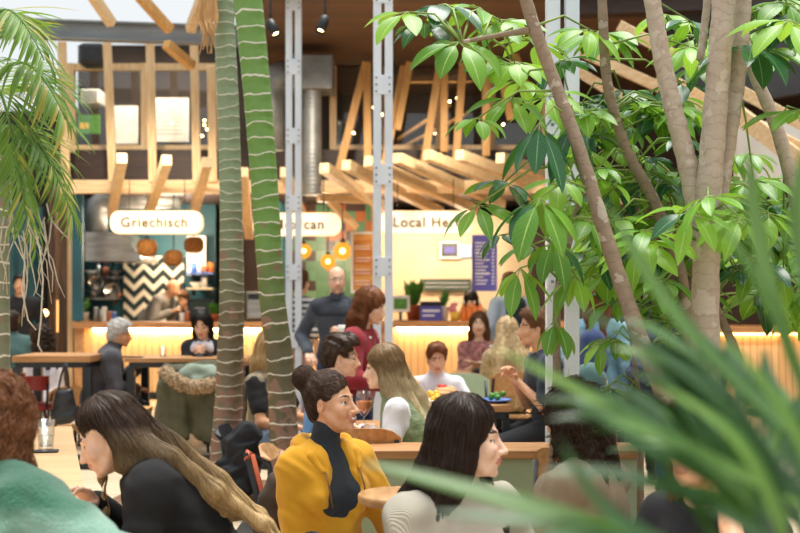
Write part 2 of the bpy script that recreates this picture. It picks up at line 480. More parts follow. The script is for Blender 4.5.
SEAT = {}
def person(label, head, yaw=0, group=None, res=.010, sc=1., sit=True, floor=0., lean=6, hunch=0, hp=0, hy=0, hr=0,
           skin='light', hair=('short', 'h_brown'), top=None, bottom=None, Lw=None, Rw=None, Lp=None, Rp=None, Lh=None, Rh_=None,
           smile=False, eyes=True, fem=True, stub=False, extra=None, legs=None, hres=None, shoes='shoe_dark', strand=None, feet=None, brow='eyebrow', facew=1., hseed=1, neck=.075, bw=1.):
    top = dict(dict(name='sweater', m=None, t=.016, sleeve=1., hem=-.10, neck='crew', wr=.004, open=0., freq=22), **(top or {}))
    bottom = dict(dict(name='trousers', m=None, t=.012), **(bottom or {}))
    Rt, Ru = Rx(lean), Rx(lean+hunch)
    V = lambda x, y, z: Vector((x, y, z))*sc
    cb = Rt @ V(0, 0, .20)
    def up(x, y, z): return cb+Ru @ V(x, y, z-.20)
    def lo_(x, y, z): return Rt @ V(x, y, z)
    nb = up(0, .02, .475)
    Hm = Rz(hy) @ Rx(hp) @ Ry(hr)
    ho = nb+Ru @ V(0, -.012, neck)+Hm @ V(0, -.022, .105)
    W = P(*head)
    Y3 = Rz(yaw); ro = Y3 @ ho
    root = Vector((W.x-ro.x, W.y-ro.y, floor)); pz = W.z-ho.z-floor
    up0 = Vector((0, 0, pz))
    def Hd(x, y, z): return ho+Hm @ (V(x, y, z))
    S = SDF(); k4 = .012*sc
    Z = lambda v: v+up0
    # head ---------------------------------------------------------------
    fw = facew
    S.e(Z(Hd(0, .018, .034)), V(.074, .093, .084), Hm, .01)
    S.e(Z(Hd(0, -.028, -.030)), V(.060*fw, .066, .080), Hm, .03)
    S.e(Z(Hd(0, -.046, -.080)), V(.040*fw, .044, .036), Hm, .02)
    S.e(Z(Hd(0, -.083, -.104)), V(.017, .014, .013), Hm, .016)
    for s in (-1, 1):
        S.e(Z(Hd(s*.040*fw, -.064, -.030)), V(.022, .022, .022), Hm, .02)      # cheek bones
        S.rc(Z(Hd(s*.014, -.079, .017)), Z(Hd(s*.042, -.066, .015)), .010*sc, .009*sc, .012)
        S.rc(Z(Hd(s*.060*fw, .0, -.045)), Z(Hd(s*.028*fw, -.062, -.095)), .012*sc, .012*sc, .022)
    for s in (-1, 1):
        S.e(Z(Hd(s*.031, -.098, -.006)), V(.016, .018, .010), Hm, .012, 0, -1)   # sockets
    S.rc(Z(Hd(0, -.083, .008)), Z(Hd(0, -.111, -.034)), .0075*sc, .0100*sc, .010)
    S.e(Z(Hd(0, -.112, -.038)), V(.0115, .013, .009), Hm, .006)
    for s in (-1, 1): S.e(Z(Hd(s*.012, -.100, -.041)), V(.008, .011, .008), Hm, .006)
    S.e(Z(Hd(0, -.084, -.064)), V(.028, .018, .022), Hm, .012)                  # mouth mound
    cm = .006 if smile else 0; mw = .028 if smile else .022
    for s in (-1, 1):
        for (a0, b0, c0, r0), (a1, b1, c1, r1) in (((0, -.1012, -.0610, .0050), (.55*mw, -.0985, -.0612+cm*.4, .0048)), ((.55*mw, -.0985, -.0612+cm*.4, .0048), (mw, -.0895, -.0645+cm, .0028))):
            S.rc(Z(Hd(s*a0, b0, c0)), Z(Hd(s*a1, b1, c1)), r0*sc, r1*sc, .003, 1)
        for (a0, b0, c0, r0), (a1, b1, c1, r1) in (((0, -.1000, -.0725-cm*.7, .0060), (.55*mw, -.0970, -.0722-cm*.2, .0055)), ((.55*mw, -.0970, -.0722-cm*.2, .0055), (mw, -.0890, -.0665+cm, .0028))):
            S.rc(Z(Hd(s*a0, b0, c0)), Z(Hd(s*a1, b1, c1)), r0*sc, r1*sc, .003, 1)
        if smile:
            S.rc(Z(Hd(0, -.1020, -.0675)), Z(Hd(s*.014, -.0995, -.0655)), .0044*sc, .0036*sc, .001, 5); S.rc(Z(Hd(s*.014, -.0995, -.0655)), Z(Hd(s*.023, -.0935, -.0625)), .0036*sc, .0020*sc, .001, 5); S.e(Z(Hd(s*.038, -.066, -.045)), V(.018, .016, .016), Hm, .016)
    S.rc(Z(Hd(-.02, -.096, -.0672)), Z(Hd(.02, -.096, -.0672)), .0012*sc, .0012*sc, .002, 1, -1) if not smile else None
    for s in (-1, 1):
        if eyes:
            S.e(Z(Hd(s*.031, -.0695, -.006)), V(.0125, .0125, .0095), Hm, .001, 2)
            S.e(Z(Hd(s*.031, -.0780, -.006)), V(.0072, .0052, .0075), Hm, .001, 3)
            S.rc(Z(Hd(s*.019, -.0800, .0045)), Z(Hd(s*.044, -.0700, .0025)), .0042*sc, .0042*sc, .004)
            S.rc(Z(Hd(s*.020, -.0825, .0008)), Z(Hd(s*.045, -.0715, -.0012)), .0019*sc, .0019*sc, .001, 4)
            S.rc(Z(Hd(s*.020, -.0780, -.0145)), Z(Hd(s*.043, -.0700, -.0130)), .0032*sc, .0032*sc, .004)
        S.rc(Z(Hd(s*.014, -.0880, .0185)), Z(Hd(s*.034, -.0810, .0255)), .0032*sc, .0030*sc, .002, 4)
        S.rc(Z(Hd(s*.034, -.0810, .0255)), Z(Hd(s*.049, -.0680, .0200)), .0030*sc, .0018*sc, .002, 4)
        em = Hm @ Rz(s*22)
        S.e(Z(Hd(s*.073, .012, -.012)), V(.008, .018, .031), em, .006)
        S.e(Z(Hd(s*.081, .006, -.008)), V(.005, .008, .016), em, .004, 0, -1)
    if stub:
        S.e(Z(Hd(0, -.050, -.086)), V(.045, .052, .036), Hm, .01, 6)
        S.rc(Z(Hd(-.02, -.104, -.054)), Z(Hd(.02, -.104, -.054)), .004*sc, .004*sc, .004, 6)
    # neck, trunk ---------------------------------------------------------
    nr = .052 if fem else .060
    S.rc(Z(nb), Z(Hd(0, .022, -.07)), nr*sc*1.08, nr*sc, .025)
    sw = (.148 if fem else .172)*bw
    def trunk(T, t, kk=.05, swf=1.):
        T.e(Z(lo_(0, 0, 0)), V(.160+t, .112+t, .12+t), Rt, kk)
        T.e(Z(lo_(0, -.005, .13)), V(.128+t, .096+t, .14+t), Rt, kk)
        T.e(Z(up(0, -.002, .30)), V((.148 if fem else .165)+t, .106+t, .17+t), Ru, kk)
        if fem:
            for s in (-1, 1): T.e(Z(up(s*.068, -.082, .285)), V(.056+t*.6, .05+t*.6, .056+t*.6), Ru, .04)
        for s in (-1, 1):
            T.rc(Z(up(0, .022, .448)), Z(up(s*sw*swf, .012, .405)), (.050+t*.8)*sc, (.052*swf+t)*sc, .045)
    trunk(S, 0)
    # arms ----------------------------------------------------------------
    l1, l2 = .285*sc, .255*sc; arms = []
    for s, wt, pole, hs in ((1, Lw, Lp, Lh), (-1, Rw, Rp, Rh_)):
        sh = up(s*(sw+.012), .012, .40)
        if wt is None: wt = (.11, -.36, .10) if sit else (.23, -.04, -.10)
        w_ = V(s*wt[0], wt[1], wt[2])
        pole = Vector((s*.5, .5, -.7)) if pole is None else Vector((s*pole[0], pole[1], pole[2]))
        el, w_ = ik(sh, w_, l1, l2, pole)
        arms.append((s, sh, el, w_))
        S.rc(Z(sh), Z(el), .045*sc, .037*sc, .03); S.rc(Z(el), Z(w_), .038*sc, .025*sc, .02)
        hs = dict(dict(curl=.5, d=None, n=(0, 0, -1), flip=1), **(hs or {}))
        d = (w_-el).normalized() if hs['d'] is None else Vector((s*hs['d'][0], hs['d'][1], hs['d'][2])).normalized()
        pn = Vector((s*hs['n'][0], hs['n'][1], hs['n'][2]))
        sdv = d.cross(pn); want = Vector((-s, -.3, .2)) if hs.get('thumb') is None else Vector((s*hs['thumb'][0], hs['thumb'][1], hs['thumb'][2]))
        hand_prims(S, Z(w_), d, pn, 1 if sdv.dot(want) > 0 else -1, sc*(1 if fem else 1.08), hs['curl'], 1.08 if res > .006 else 1.)
    o = thing('person', label, 'person', root, R(yaw), group)
    o.rotation_euler = (0, 0, R(yaw))
    sm = skin_mats(skin); sm[4] = MATS.get(brow, sm[4])
    link_mesh('body', S.mesh('body', res), sm, o, local=True)
    # upper garment ---------------------------------------------------------
    garm = {}
    def garment(g, seed):
        T = SDF(); t = g['t']
        trunk(T, t, .05, g.get('swf', 1.))
        t = g.get('arm_t', t)
        if g['neck'] == 'turtle':
            T.rc(Z(nb), Z(Hd(0, .020, -.085)+V(0, 0, -.012)), .064*sc, .057*sc, .02)
        if g['neck'] == 'collar':
            T.rc(Z(nb+Ru @ V(0, 0, -.02)), Z(nb+Ru @ V(0, -.01, .045)), .078*sc, .068*sc, .012)
        if g['neck'] == 'hood':
            for a in range(-4, 5):
                an = a*.55
                c = up(.075*math.sin(an), .045+.085*math.cos(an)*(1 if math.cos(an) > 0 else .75), .455+.02*math.cos(an))
                T.rc(Z(c), Z(c+V(0, .0, .004)), (.034+.012*math.cos(an))*sc, .03*sc, .025)
            T.e(Z(up(0, .135, .40)), V(.10, .04, .10), Ru, .03)
        for s, sh, el, w_ in arms:
            f = g['sleeve']
            if f <= 0: continue
            if f <= .5:
                T.rc(Z(sh), Z(sh+(el-sh)*f*2), (.048+t)*sc, (.050+t)*sc, .035)
            else:
                ww = el+(w_-el)*(f-.5)*2
                T.rc(Z(sh), Z(el), (.046+t)*sc, (.040+t)*sc, .035); T.rc(Z(el), Z(ww), (.041+t)*sc, (.031+t*.8)*sc, .02)
        T.cut(Z(lo_(0, 0, g['hem'])), Rt @ Vector((0, 0, 1)), .008)
        if g['neck'] in ('crew', 'v', 'hood', 'wide'):
            nn = {'crew': .062, 'v': .064, 'hood': .066, 'wide': .075}[g['neck']]
            T.rc(Z(nb+Ru @ V(0, -.005, -.008)), Z(nb+Ru @ V(0, -.02, .12)), nn*sc, (nn+.02)*sc, .01, 0, -1)
        if g['neck'] == 'v':
            T.rc(Z(up(0, -.15, .30)), Z(up(0, -.07, .49)), .02*sc, .055*sc, .01, 0, -1)
        if g['open']:
            w = g['open']
            T.rc(Z(up(0, -.20, .20)), Z(up(0, -.13, .50)), w*1.05*sc+.06*0, w*.95*sc, .012, 0, -1)
            T.rc(Z(up(0, -.22, .20)), Z(lo_(0, -.24, -.22)), w*1.25*sc, w*1.95*sc, .012, 0, -1)
        c = o.rotation_euler
        garm[g['name']] = link_mesh(g['name'], T.mesh(g['name'], g.get('res', res), lambda X_, Y_, Z_: nz3(seed, g['freq'], g['wr'])(X_, Y_, Z_)+nz3(seed+3, g['freq']*2.7, g['wr']*.45)(X_, Y_, Z_)), g['m'], o, local=True)
    garment(top, int(abs(head[0])))
    if top.get('over'):
        ov = dict(dict(name='jacket', m=None, t=.035, sleeve=1., hem=-.12, neck='crew', wr=.006, open=.07, freq=20), **top['over'])
        garment(ov, int(abs(head[0]))+5)
    # legs -----------------------------------------------------------------
    lr = max(res, .009)
    B = SDF(); t = bottom['t']; F = SDF()
    B.e(Z(lo_(0, 0, -.02)), V(.160+t, .115+t, .115+t), Rt, .04)
    skl = []
    for s in (-1, 1):
        hip = V(s*.088, -.01, -.03)
        if legs:
            kx, kyy, kz, ax_, ay, az = legs[0 if s > 0 else 1]
            kn = V(s*kx, kyy, 0)+Vector((0, 0, kz-pz)); an = V(s*ax_, ay, 0)+Vector((0, 0, az-pz))
        elif sit:
            kn = V(s*.11, -.41, 0); kn.z = max(min(.50*sc, pz+.02), pz-.25)-pz
            an = V(s*.11, -.40, 0); an.z = max(.075, pz+kn.z-.44*sc)-pz
        else:
            kn = V(s*.095, -.02, 0); kn.z = -pz*.47
            an = V(s*.10, .015, 0); an.z = .08-pz
        if bottom['name'] == 'skirt':
            B.rc(Z(hip), Z(kn*.92), (.088+t)*sc, (.075+t)*sc, .06)
        else:
            B.rc(Z(hip), Z(kn), (.084+t)*sc, (.056+t)*sc, .03)
            B.rc(Z(kn), Z(an+V(0, 0, .03)), (.056+t)*sc, (.040+t)*sc, .02)
        skl.append((s, hip, kn, an))
    B.cut(Z(lo_(0, 0, .09)), -(Rt @ Vector((0, 0, 1))), .01)
    if bottom['name'] == 'skirt':
        Q = SDF()
        for s, hip, kn, an in skl:
            Q.rc(Z(hip), Z(kn), .07*sc, .052*sc); Q.rc(Z(kn), Z(an), .052*sc, .036*sc)
        link_mesh('bare_legs', Q.mesh('bare_legs', lr), sm[0], o, local=True)
    link_mesh(bottom['name'], B.mesh(bottom['name'], lr, nz3(3, 18, .003)), bottom['m'], o, local=True)
    for s, hip, kn, an in skl:
        F = SDF()
        h = Z(an)+V(0, .02, 0); h.z = max(h.z-.035, .04) if an.z+pz < .13 else h.z-.035
        toe = h+V(s*.02, -.17, -.008)
        F.rc(Z(an)+V(0, .005, .05), h, .046*sc, .042*sc, .02); F.rc(h, toe, .040*sc, .034*sc, .02)
        F.cut(h-Vector((0, 0, .037)), (0, 0, 1), .004)
        link_mesh('shoe', F.mesh('shoe', .010), mat(shoes, '1c1a1a', .5), o, local=True)
    # hair -------------------------------------------------------------------
    if hair and hair[0] != 'none':
        style, hm = hair[0], MATS[hair[1]]
        hopt = hair[2] if len(hair) > 2 else {}
        G = SDF(); th = hopt.get('th', .012)
        tail = []
        if style == 'fringe':      # thin ring of hair around a bald head
            G.e(Z(Hd(0, .030, -.005)), V(.0775, .090, .050), Hm, .005)
            G.e(Z(Hd(0, -.06, .0)), V(.1, .062, .12), Hm, .005, 0, -1)
            G.e(Z(Hd(0, .0, .085)), V(.09, .12, .05), Hm, .01, 0, -1)
        else:
            G.e(Z(Hd(0, .022, .040)), V(.074+th, .092+th, .084+th), Hm, .02)
            G.e(Z(Hd(0, .052, -.03)), V(.064+th, .055+th, .075) if style != 'bun' else V(.058, .050, .062), Hm, .03)
            if style in ('short', 'curlyshort'):
                G.e(Z(Hd(0, -.03, .088)), V(.062, .062, .034+hopt.get('quiff', 0)), Hm, .02)
            tail = hopt.get('locks', [])
            if style == 'bun':
                b = hopt.get('bun', (0, .125, .085)); G.e(Z(Hd(*b)), V(.050, .048, .050), Hm, .012)
            if style == 'bob':
                L = hopt.get('len', .13)
                for s in (-1, 1):
                    G.rc(Z(Hd(s*.070, .01, .03)), Z(Hd(s*.078, .0, -L)), .030*sc, .026*sc, .03)
                    G.rc(Z(Hd(s*.045, .06, .0)), Z(Hd(s*.05, .07, -L)), .045*sc, .036*sc, .03)
            if style == 'long':
                L = hopt.get('len', .34); bk = hopt.get('back', .0)
                for s in (-1, 1):
                    a = Z(Hd(s*.068, .012, .03)); m = Z(Hd(s*.078, .02, -.10)); e = Z(up(s*.095, -.02+bk, .475-L*.75)) if hopt.get('front', 1) else Z(up(s*.08, .10, .475-L*.8))
                    G.rc(a, m, .028*sc, .030*sc, .03); G.rc(m, e, .032*sc, .018*sc, .03)
                    G.rc(Z(Hd(s*.040, .07, .0)), Z(Hd(s*.046, .085, -.12)), .042*sc, .044*sc, .03)
                    G.rc(Z(Hd(s*.046, .085, -.12)), Z(up(s*.05, .115, .475-L)), .044*sc, .026*sc, .04)
            for ch in tail:        # explicit locks: (frame, x, y, z, r) points
                for i in range(len(ch)-1):
                    A_, B_ = ch[i], ch[i+1]
                    pa = Z(Hd(*A_[1:4])) if A_[0] == 'h' else Z(up(*A_[1:4])); pb = Z(Hd(*B_[1:4])) if B_[0] == 'h' else Z(up(*B_[1:4]))
                    G.rc(pa, pb, A_[4]*sc, B_[4]*sc, .03)
            hl = hopt.get('line', .022 if 'short' in style else .0)
            if style in ('short', 'curlyshort', 'bun'):
                G.e(Z(Hd(0, -.085, -.055+hl)), V(.086, .068, .118), Hm, .008, 0, -1)
                for s in (-1, 1): G.e(Z(Hd(s*.085, -.012, -.055)), V(.035, .05, .062), Hm, .01, 0, -1)
                if style != 'bun': G.cut(Z(Hd(0, .06, -.085)), Hm @ Vector((0, .55, 1)), .015)
                else: G.cut(Z(Hd(0, .06, -.10)), Hm @ Vector((0, .75, 1)), .015)
            else:
                fwid = hopt.get('fw', .056)
                G.e(Z(Hd(0, -.105, -.050+hl)), V(fwid, .090, .122), Hm, .012, 0, -1)
                if hopt.get('bare_neck', 1): G.e(Z(Hd(0, -.09, -.16)), V(fwid*.95, .085, .12), Hm, .012, 0, -1)
        for ct in hopt.get('cuts', []): G.e(Z(Hd(*ct[:3])), V(*ct[3:]), Hm, .012, 0, -1)
        hr_ = hres or res
        cur = hopt.get('curl', 0)
        nzf = nz3(hseed, 90, cur) if cur else nz3(hseed, 55, .0022)
        keep = {}
        me = G.mesh('hair', hr_, nzf, keep)
        ns_ = strand
        if ns_ is None: ns_ = 0 if style == 'fringe' else 320
        if ns_:
            strd = ns_; rs = np.random.RandomState(hseed)
            v = keep['v']; zc = (Z(ho)).z
            cand = np.nonzero(v[:, 2] > zc+hopt.get('seedz', -.10))[0]
            sd = v[rs.choice(cand, strd)]
            if style == 'bun':
                bc = np.array(Z(Hd(*hopt.get('bun', (0, .125, .085)))))
                df = lambda p: (bc-p)/np.maximum(np.linalg.norm(bc-p, axis=1), .02)[:, None]
                ns, stp = 14, .010
            else:
                dv = np.array(hopt.get('dir', (0, .25, -1.)))
                df = lambda p: np.repeat(dv[None, :], len(p), 0)
                ns, stp = hopt.get('ns', 5 if 'short' in style else 26), .013
            SV, SQ = strands(keep, sd, df, ns, stp, hopt.get('srad', .0011 if strand else .0019), hopt.get('soff', .0025 if strand else .004), hopt.get('wob', .10 if strand else (.9 if 'short' in style else .25)), rs)
            n0 = len(me.vertices)
            co = np.empty(n0*3, dtype=np.float32); me.vertices.foreach_get('co', co)
            nq = len(me.polygons); q0 = np.empty(nq*4, dtype=np.int32); me.loops.foreach_get('vertex_index', q0)
            me = np_mesh('hair', np.concatenate([co.reshape(-1, 3), SV]), np.concatenate([q0.reshape(-1, 4), SQ+n0]))
        link_mesh('hair', me, hm, o, local=True)
    if extra: extra(dict(o=o, Z=Z, up=up, lo=lo_, Hd=Hd, arms=arms, pz=pz, sc=sc, Hm=Hm, nb=nb, V=V, res=res, garm=garm))
    SEAT[o.name] = (root, R(yaw), pz-.105*sc)
    return o
# ------------------------------------------------------------------ world, camera, light
SC.view_settings.view_transform = 'Standard'; SC.view_settings.look = 'None'
SC.view_settings.exposure = .80; SC.view_settings.gamma = 1; SC.view_settings.use_curve_mapping = False
cam = bpy.data.cameras.new('camera'); camo = bpy.data.objects.new('camera', cam); COL.objects.link(camo); SC.camera = camo
camo.location = (0, 0, HC); camo.rotation_euler = (R(90), 0, 0)
cam.sensor_width = 36; cam.lens = 54; cam.shift_y = (YH-266.5)/800; cam.clip_end = 200; cam.clip_start = .05
cam.dof.use_dof = True; cam.dof.focus_distance = 5.0; cam.dof.aperture_fstop = 3.0
w = bpy.data.worlds.new('world'); SC.world = w; w.use_nodes = True
bg = w.node_tree.nodes['Background']; bg.inputs[0].default_value = (.93, .97, 1.0, 1); bg.inputs[1].default_value = .55
SC.cycles.use_denoising = True
SC.cycles.max_bounces = 6; SC.cycles.transparent_max_bounces = 12; SC.cycles.sample_clamp_indirect = 6; SC.cycles.caustics_reflective = False; SC.cycles.caustics_refractive = False

def light(kind, name, loc, energy, col=(1, 1, 1), size=.3, rot=None, sy=None, spot=None, target=None):
    l = bpy.data.lights.new(name, kind); o = bpy.data.objects.new(name, l); COL.objects.link(o)
    o.location = loc; l.energy = energy; l.color = col
    if kind == 'AREA':
        l.size = size
        if sy: l.shape = 'RECTANGLE'; l.size_y = sy
    elif kind == 'SUN': l.angle = size
    else: l.shadow_soft_size = size
    if kind == 'SPOT': l.spot_size = spot or 1.2; l.spot_blend = .6
    if target is not None: o.rotation_euler = (Vector(target)-Vector(loc)).to_track_quat('-Z', 'Y').to_euler()
    elif rot: o.rotation_euler = rot
    return o
light('SUN', 'daylight', (1, 5, 9), 3.3, (1, .97, .92), R(40), target=(.2, 3.6, 1))
WARM = (1, .80, .58)

# ------------------------------------------------------------------ materials of the place
def wood(name, c1, c2, sx=(3, 40, 40), rough=.55, bump=.1):
    return mat(name, c1, rough, var=c2, vscale=sx, bump=bump, bscale=tuple(a*1.5 for a in sx))
wood('pine', 'ecd0a6', 'dcb684'); wood('pine_v', 'e9cba0', 'd8b07a', (40, 40, 3)); wood('pine_y', 'f0d8b0', 'e0bd8a', (40, 3, 40))
wood('oak', 'c99b68', 'b07f4e', (30, 4, 30)); wood('oak_x', 'bd8a58', 'a06f40', (4, 30, 30)); wood('honey', 'd9a866', 'c6924e', (20, 20, 3))
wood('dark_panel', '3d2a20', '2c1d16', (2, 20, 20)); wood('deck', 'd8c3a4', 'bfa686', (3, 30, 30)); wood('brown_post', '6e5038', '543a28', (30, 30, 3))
mat('teal', '1d5560', .6, var='174650', vscale=(2, 2, 2)); mat('black_steel', '23262a', .45, metal=.3, var='2c3034', vscale=(5, 5, 5))
mat('white_steel', 'e8eef6', .45, metal=.0, var='dbe4ee', vscale=(6, 6, 3)); mat('grey_steel', '8a8f92', .5, metal=.2, var='7b8083', vscale=(2, 9, 9))
mat('stainless', 'b7b2a8', .28, metal=.9, var='9c968b', vscale=(3, 3, 14)); mat('duct', '9c9c9a', .5, metal=.6, var='7f8280', vscale=(4, 4, 4))
mat('cream', 'e8d5b4', .7, var='dfc9a4', vscale=(2, 2, 2)); mat('white_paint', 'ecebe6', .5, var='e2e0d9', vscale=(3, 3, 3))
mat('mulch', '8a6a4e', .95, var='5a402c', vscale=(30, 30, 30), bump=1., bscale=(60, 60, 60), contrast=(.4, .6))
mat('dark_wall', '241b16', .8, var='33261d', vscale=(1.5, 1.5, 1.5)); mat('brown_wall', '4a3527', .75, var='3a291e', vscale=(2, 2, 2))
mat('red_leather', 'a8352c', .4, var='8f2a24', vscale=(9, 9, 9)); mat('ceramic', 'e9e4da', .3, var='e0dace', vscale=(6, 6, 6)); mat('terracotta', 'b9683f', .7, var='a45a35', vscale=(7, 7, 7))
mat('led', 'ffdf9a', .5, emit=26, ecol='ffd9a0'); mat('led_dim', 'ffcf8a', .5, emit=5, ecol='ffc078')
mat('sign_face', 'fff2dc', .4, emit=.36, ecol='ffefd2'); mat('sign_side', 'f7e2b8', .4, emit=.3, ecol='ffdca0'); mat('sign_ink', '8a6420', .5, var='7c5818', vscale=(9, 9, 9))
mat('bulb', 'fff0d0', .4, emit=12, ecol='ffd28a'); mat('wicker', 'c98a45', .8, var='8a5526', vscale=(60, 60, 25), bump=.6, bscale=(60, 60, 30))
mat('purple', '5b57b0', .5, var='514da3', vscale=(2, 2, 2)); mat('ink_white', 'f0eef6', .5); mat('orange_sauce', 'e8853a', .35, var='dc7630', vscale=(9, 9, 9)); mat('red_plastic', 'c43a30', .4)
mat('black_plastic', '1b1b1d', .4, var='242427', vscale=(9, 9, 9)); mat('green_leafy', '5a9a3a', .5, var='3f7a2a', vscale=(30, 30, 30)); mat('pink', 'e88fa0', .6); mat('yellow', 'e8b93a', .6)
mat('paper', 'e6e1d6', .8, var='d9d3c6', vscale=(8, 8, 8)); mat('chalk_green', '35443c', .8, var='3f5148', vscale=(5, 5, 9)); mat('cork', 'd8a05a', .8, var='c4732f', vscale=(1, 1, 9), contrast=(.45, .55))
mat('blue_plastic', '4a6fb5', .45); mat('screen', '9ac0d8', .3, emit=.5, ecol='8ab4d0'); mat('terrazzo_green', '6f9a6a', .5)

def m_glass(name, tint=(.95, .97, .97), alpha=.12):
    m = bpy.data.materials.new(name); w_ = NT(m)
    g = w_.n('ShaderNodeBsdfGlossy'); g.inputs['Roughness'].default_value = .03
    t = w_.n('ShaderNodeBsdfTransparent'); t.inputs[0].default_value = tint+(1,)
    mx = w_.n('ShaderNodeMixShader'); 
    lw = w_.n('ShaderNodeLayerWeight'); lw.inputs[0].default_value = .5
    w_.l(w_.math('MULTIPLY_ADD', w_.math('POWER', lw.outputs['Facing'], 3.), .55), mx.inputs[0]); mx.inputs[0].links[0].from_node.inputs[2].default_value = .03+alpha*.2; w_.l(t.outputs[0], mx.inputs[1]); w_.l(g.outputs[0], mx.inputs[2]); w_.l(mx.outputs[0], w_.out.inputs[0])
    MATS[name] = m; return m
def m_globe():
    m = bpy.data.materials.new('globe_glow'); w_ = NT(m); e = w_.n('ShaderNodeEmission'); e.inputs[0].default_value = lin('ffa938')+(1,); e.inputs[1].default_value = .85
    t = w_.n('ShaderNodeBsdfTransparent'); t.inputs[0].default_value = (1, .8, .5, 1); mx = w_.n('ShaderNodeMixShader'); lw = w_.n('ShaderNodeLayerWeight'); lw.inputs[0].default_value = .5
    w_.l(w_.math('MULTIPLY_ADD', lw.outputs['Facing'], .5), mx.inputs[0]); mx.inputs[0].links[0].from_node.inputs[2].default_value = .4
    w_.l(t.outputs[0], mx.inputs[1]); w_.l(e.outputs[0], mx.inputs[2]); w_.l(mx.outputs[0], w_.out.inputs[0]); MATS['globe_glow'] = m
m_globe()
m_glass('glass'); m_glass('drink_glass', (.93, .95, .95), .3); m_glass('amber_glass', (1, .72, .32), .1)
mat('spritz', 'f06a1a', .2, emit=.0, var='f58a2a', vscale=(20, 20, 20))

def m_chevron():
    m = bpy.data.materials.new('chevron_tile'); w_ = NT(m)
    x, y, z = w_.sep(w_.coords())
    tri = w_.math('ABSOLUTE', w_.math('SUBTRACT', w_.math('FRACT', w_.math('MULTIPLY', x, 1/.31)), .5))
    v = w_.math('FRACT', w_.math('MULTIPLY', w_.math('ADD', z, w_.math('MULTIPLY', tri, .30)), 1/.21))
    s = w_.math('GREATER_THAN', v, .52)
    w_.l(w_.mix(s, lin('20302f'), lin('e9dcc4')), w_.b.inputs['Base Color']); w_.b.inputs['Roughness'].default_value = .4
    return m
def m_tiles(name, size, cols, grout='7d8a70'):
    m = bpy.data.materials.new(name); w_ = NT(m)
    mp = w_.n('ShaderNodeMapping'); mp.inputs['Scale'].default_value = (1/size,)*3; w_.l(w_.coords(), mp.inputs[0])
    fl = w_.n('ShaderNodeVectorMath', operation='FLOOR'); ad = w_.n('ShaderNodeVectorMath', operation='ADD'); ad.inputs[1].default_value = (.013, 0, .017)
    w_.l(mp.outputs[0], ad.inputs[0]); w_.l(ad.outputs[0], fl.inputs[0])
    sx, sy, sz = w_.sep(fl.outputs[0]); cb = w_.n('ShaderNodeCombineXYZ'); w_.l(sx, cb.inputs[0]); w_.l(sz, cb.inputs[2])
    wn = w_.n('ShaderNodeTexWhiteNoise'); w_.l(cb.outputs[0], wn.inputs['Vector'])
    rp = w_.n('ShaderNodeValToRGB'); rp.color_ramp.interpolation = 'CONSTANT'
    while len(rp.color_ramp.elements) < len(cols): rp.color_ramp.elements.new(.5)
    for i, (p, c) in enumerate(cols): rp.color_ramp.elements[i].position = p; rp.color_ramp.elements[i].color = lin(c)+(1,)
    w_.l(wn.outputs['Value'], rp.inputs[0])
    w_.l(rp.outputs[0], w_.b.inputs['Base Color']); w_.b.inputs['Roughness'].default_value = .35
    return m
MATS['chevron'] = m_chevron()
MATS['mex_tile'] = m_tiles('mexican_tile', .16, [(0, '5f8f63'), (.40, '6f9c70'), (.60, 'c46a2c'), (.76, '4a2c1e'), (.90, '85aa80')])
def m_slats(name, axis, pitch, c1, c2, gap=.06, gcol='3a2a1c', rough=.55):
    m = bpy.data.materials.new(name); w_ = NT(m); co = w_.coords(); xyz = w_.sep(co)
    u = w_.math('MULTIPLY', xyz[axis], 1/pitch); fr = w_.math('FRACT', u); fl = w_.math('FLOOR', u)
    wn = w_.n('ShaderNodeTexWhiteNoise', noise_dimensions='1D'); w_.l(fl, wn.inputs['W'])
    mp = w_.n('ShaderNodeMapping'); sc_ = [25, 25, 25]; sc_[{0: 2, 1: 0, 2: 0}[axis]] = 3; mp.inputs['Scale'].default_value = sc_; w_.l(co, mp.inputs[0])
    nz_ = w_.noise(mp.outputs[0], 1, 3)
    c = w_.mix(w_.math('MULTIPLY_ADD', wn.outputs['Value'], .6), lin(c1), lin(c2)); 
    c = w_.mix(w_.math('MULTIPLY', nz_, .6), c, lin(c2))
    c = w_.mix(w_.math('LESS_THAN', fr, gap), c, lin(gcol))
    w_.l(c, w_.b.inputs['Base Color']); w_.b.inputs['Roughness'].default_value = rough
    bp = w_.n('ShaderNodeBump'); bp.inputs['Strength'].default_value = .6; bp.inputs['Distance'].default_value = .01
    w_.l(w_.math('GREATER_THAN', fr, gap), bp.inputs['Height']); w_.l(bp.outputs[0], w_.b.inputs['Normal'])
    MATS[name] = m; return m
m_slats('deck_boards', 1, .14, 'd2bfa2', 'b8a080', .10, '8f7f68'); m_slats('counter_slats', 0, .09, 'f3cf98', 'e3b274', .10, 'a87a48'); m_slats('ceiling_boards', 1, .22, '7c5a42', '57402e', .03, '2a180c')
m_slats('table_planks', 1, .19, 'cfa87c', 'b98f62', .02, '7d5f40')

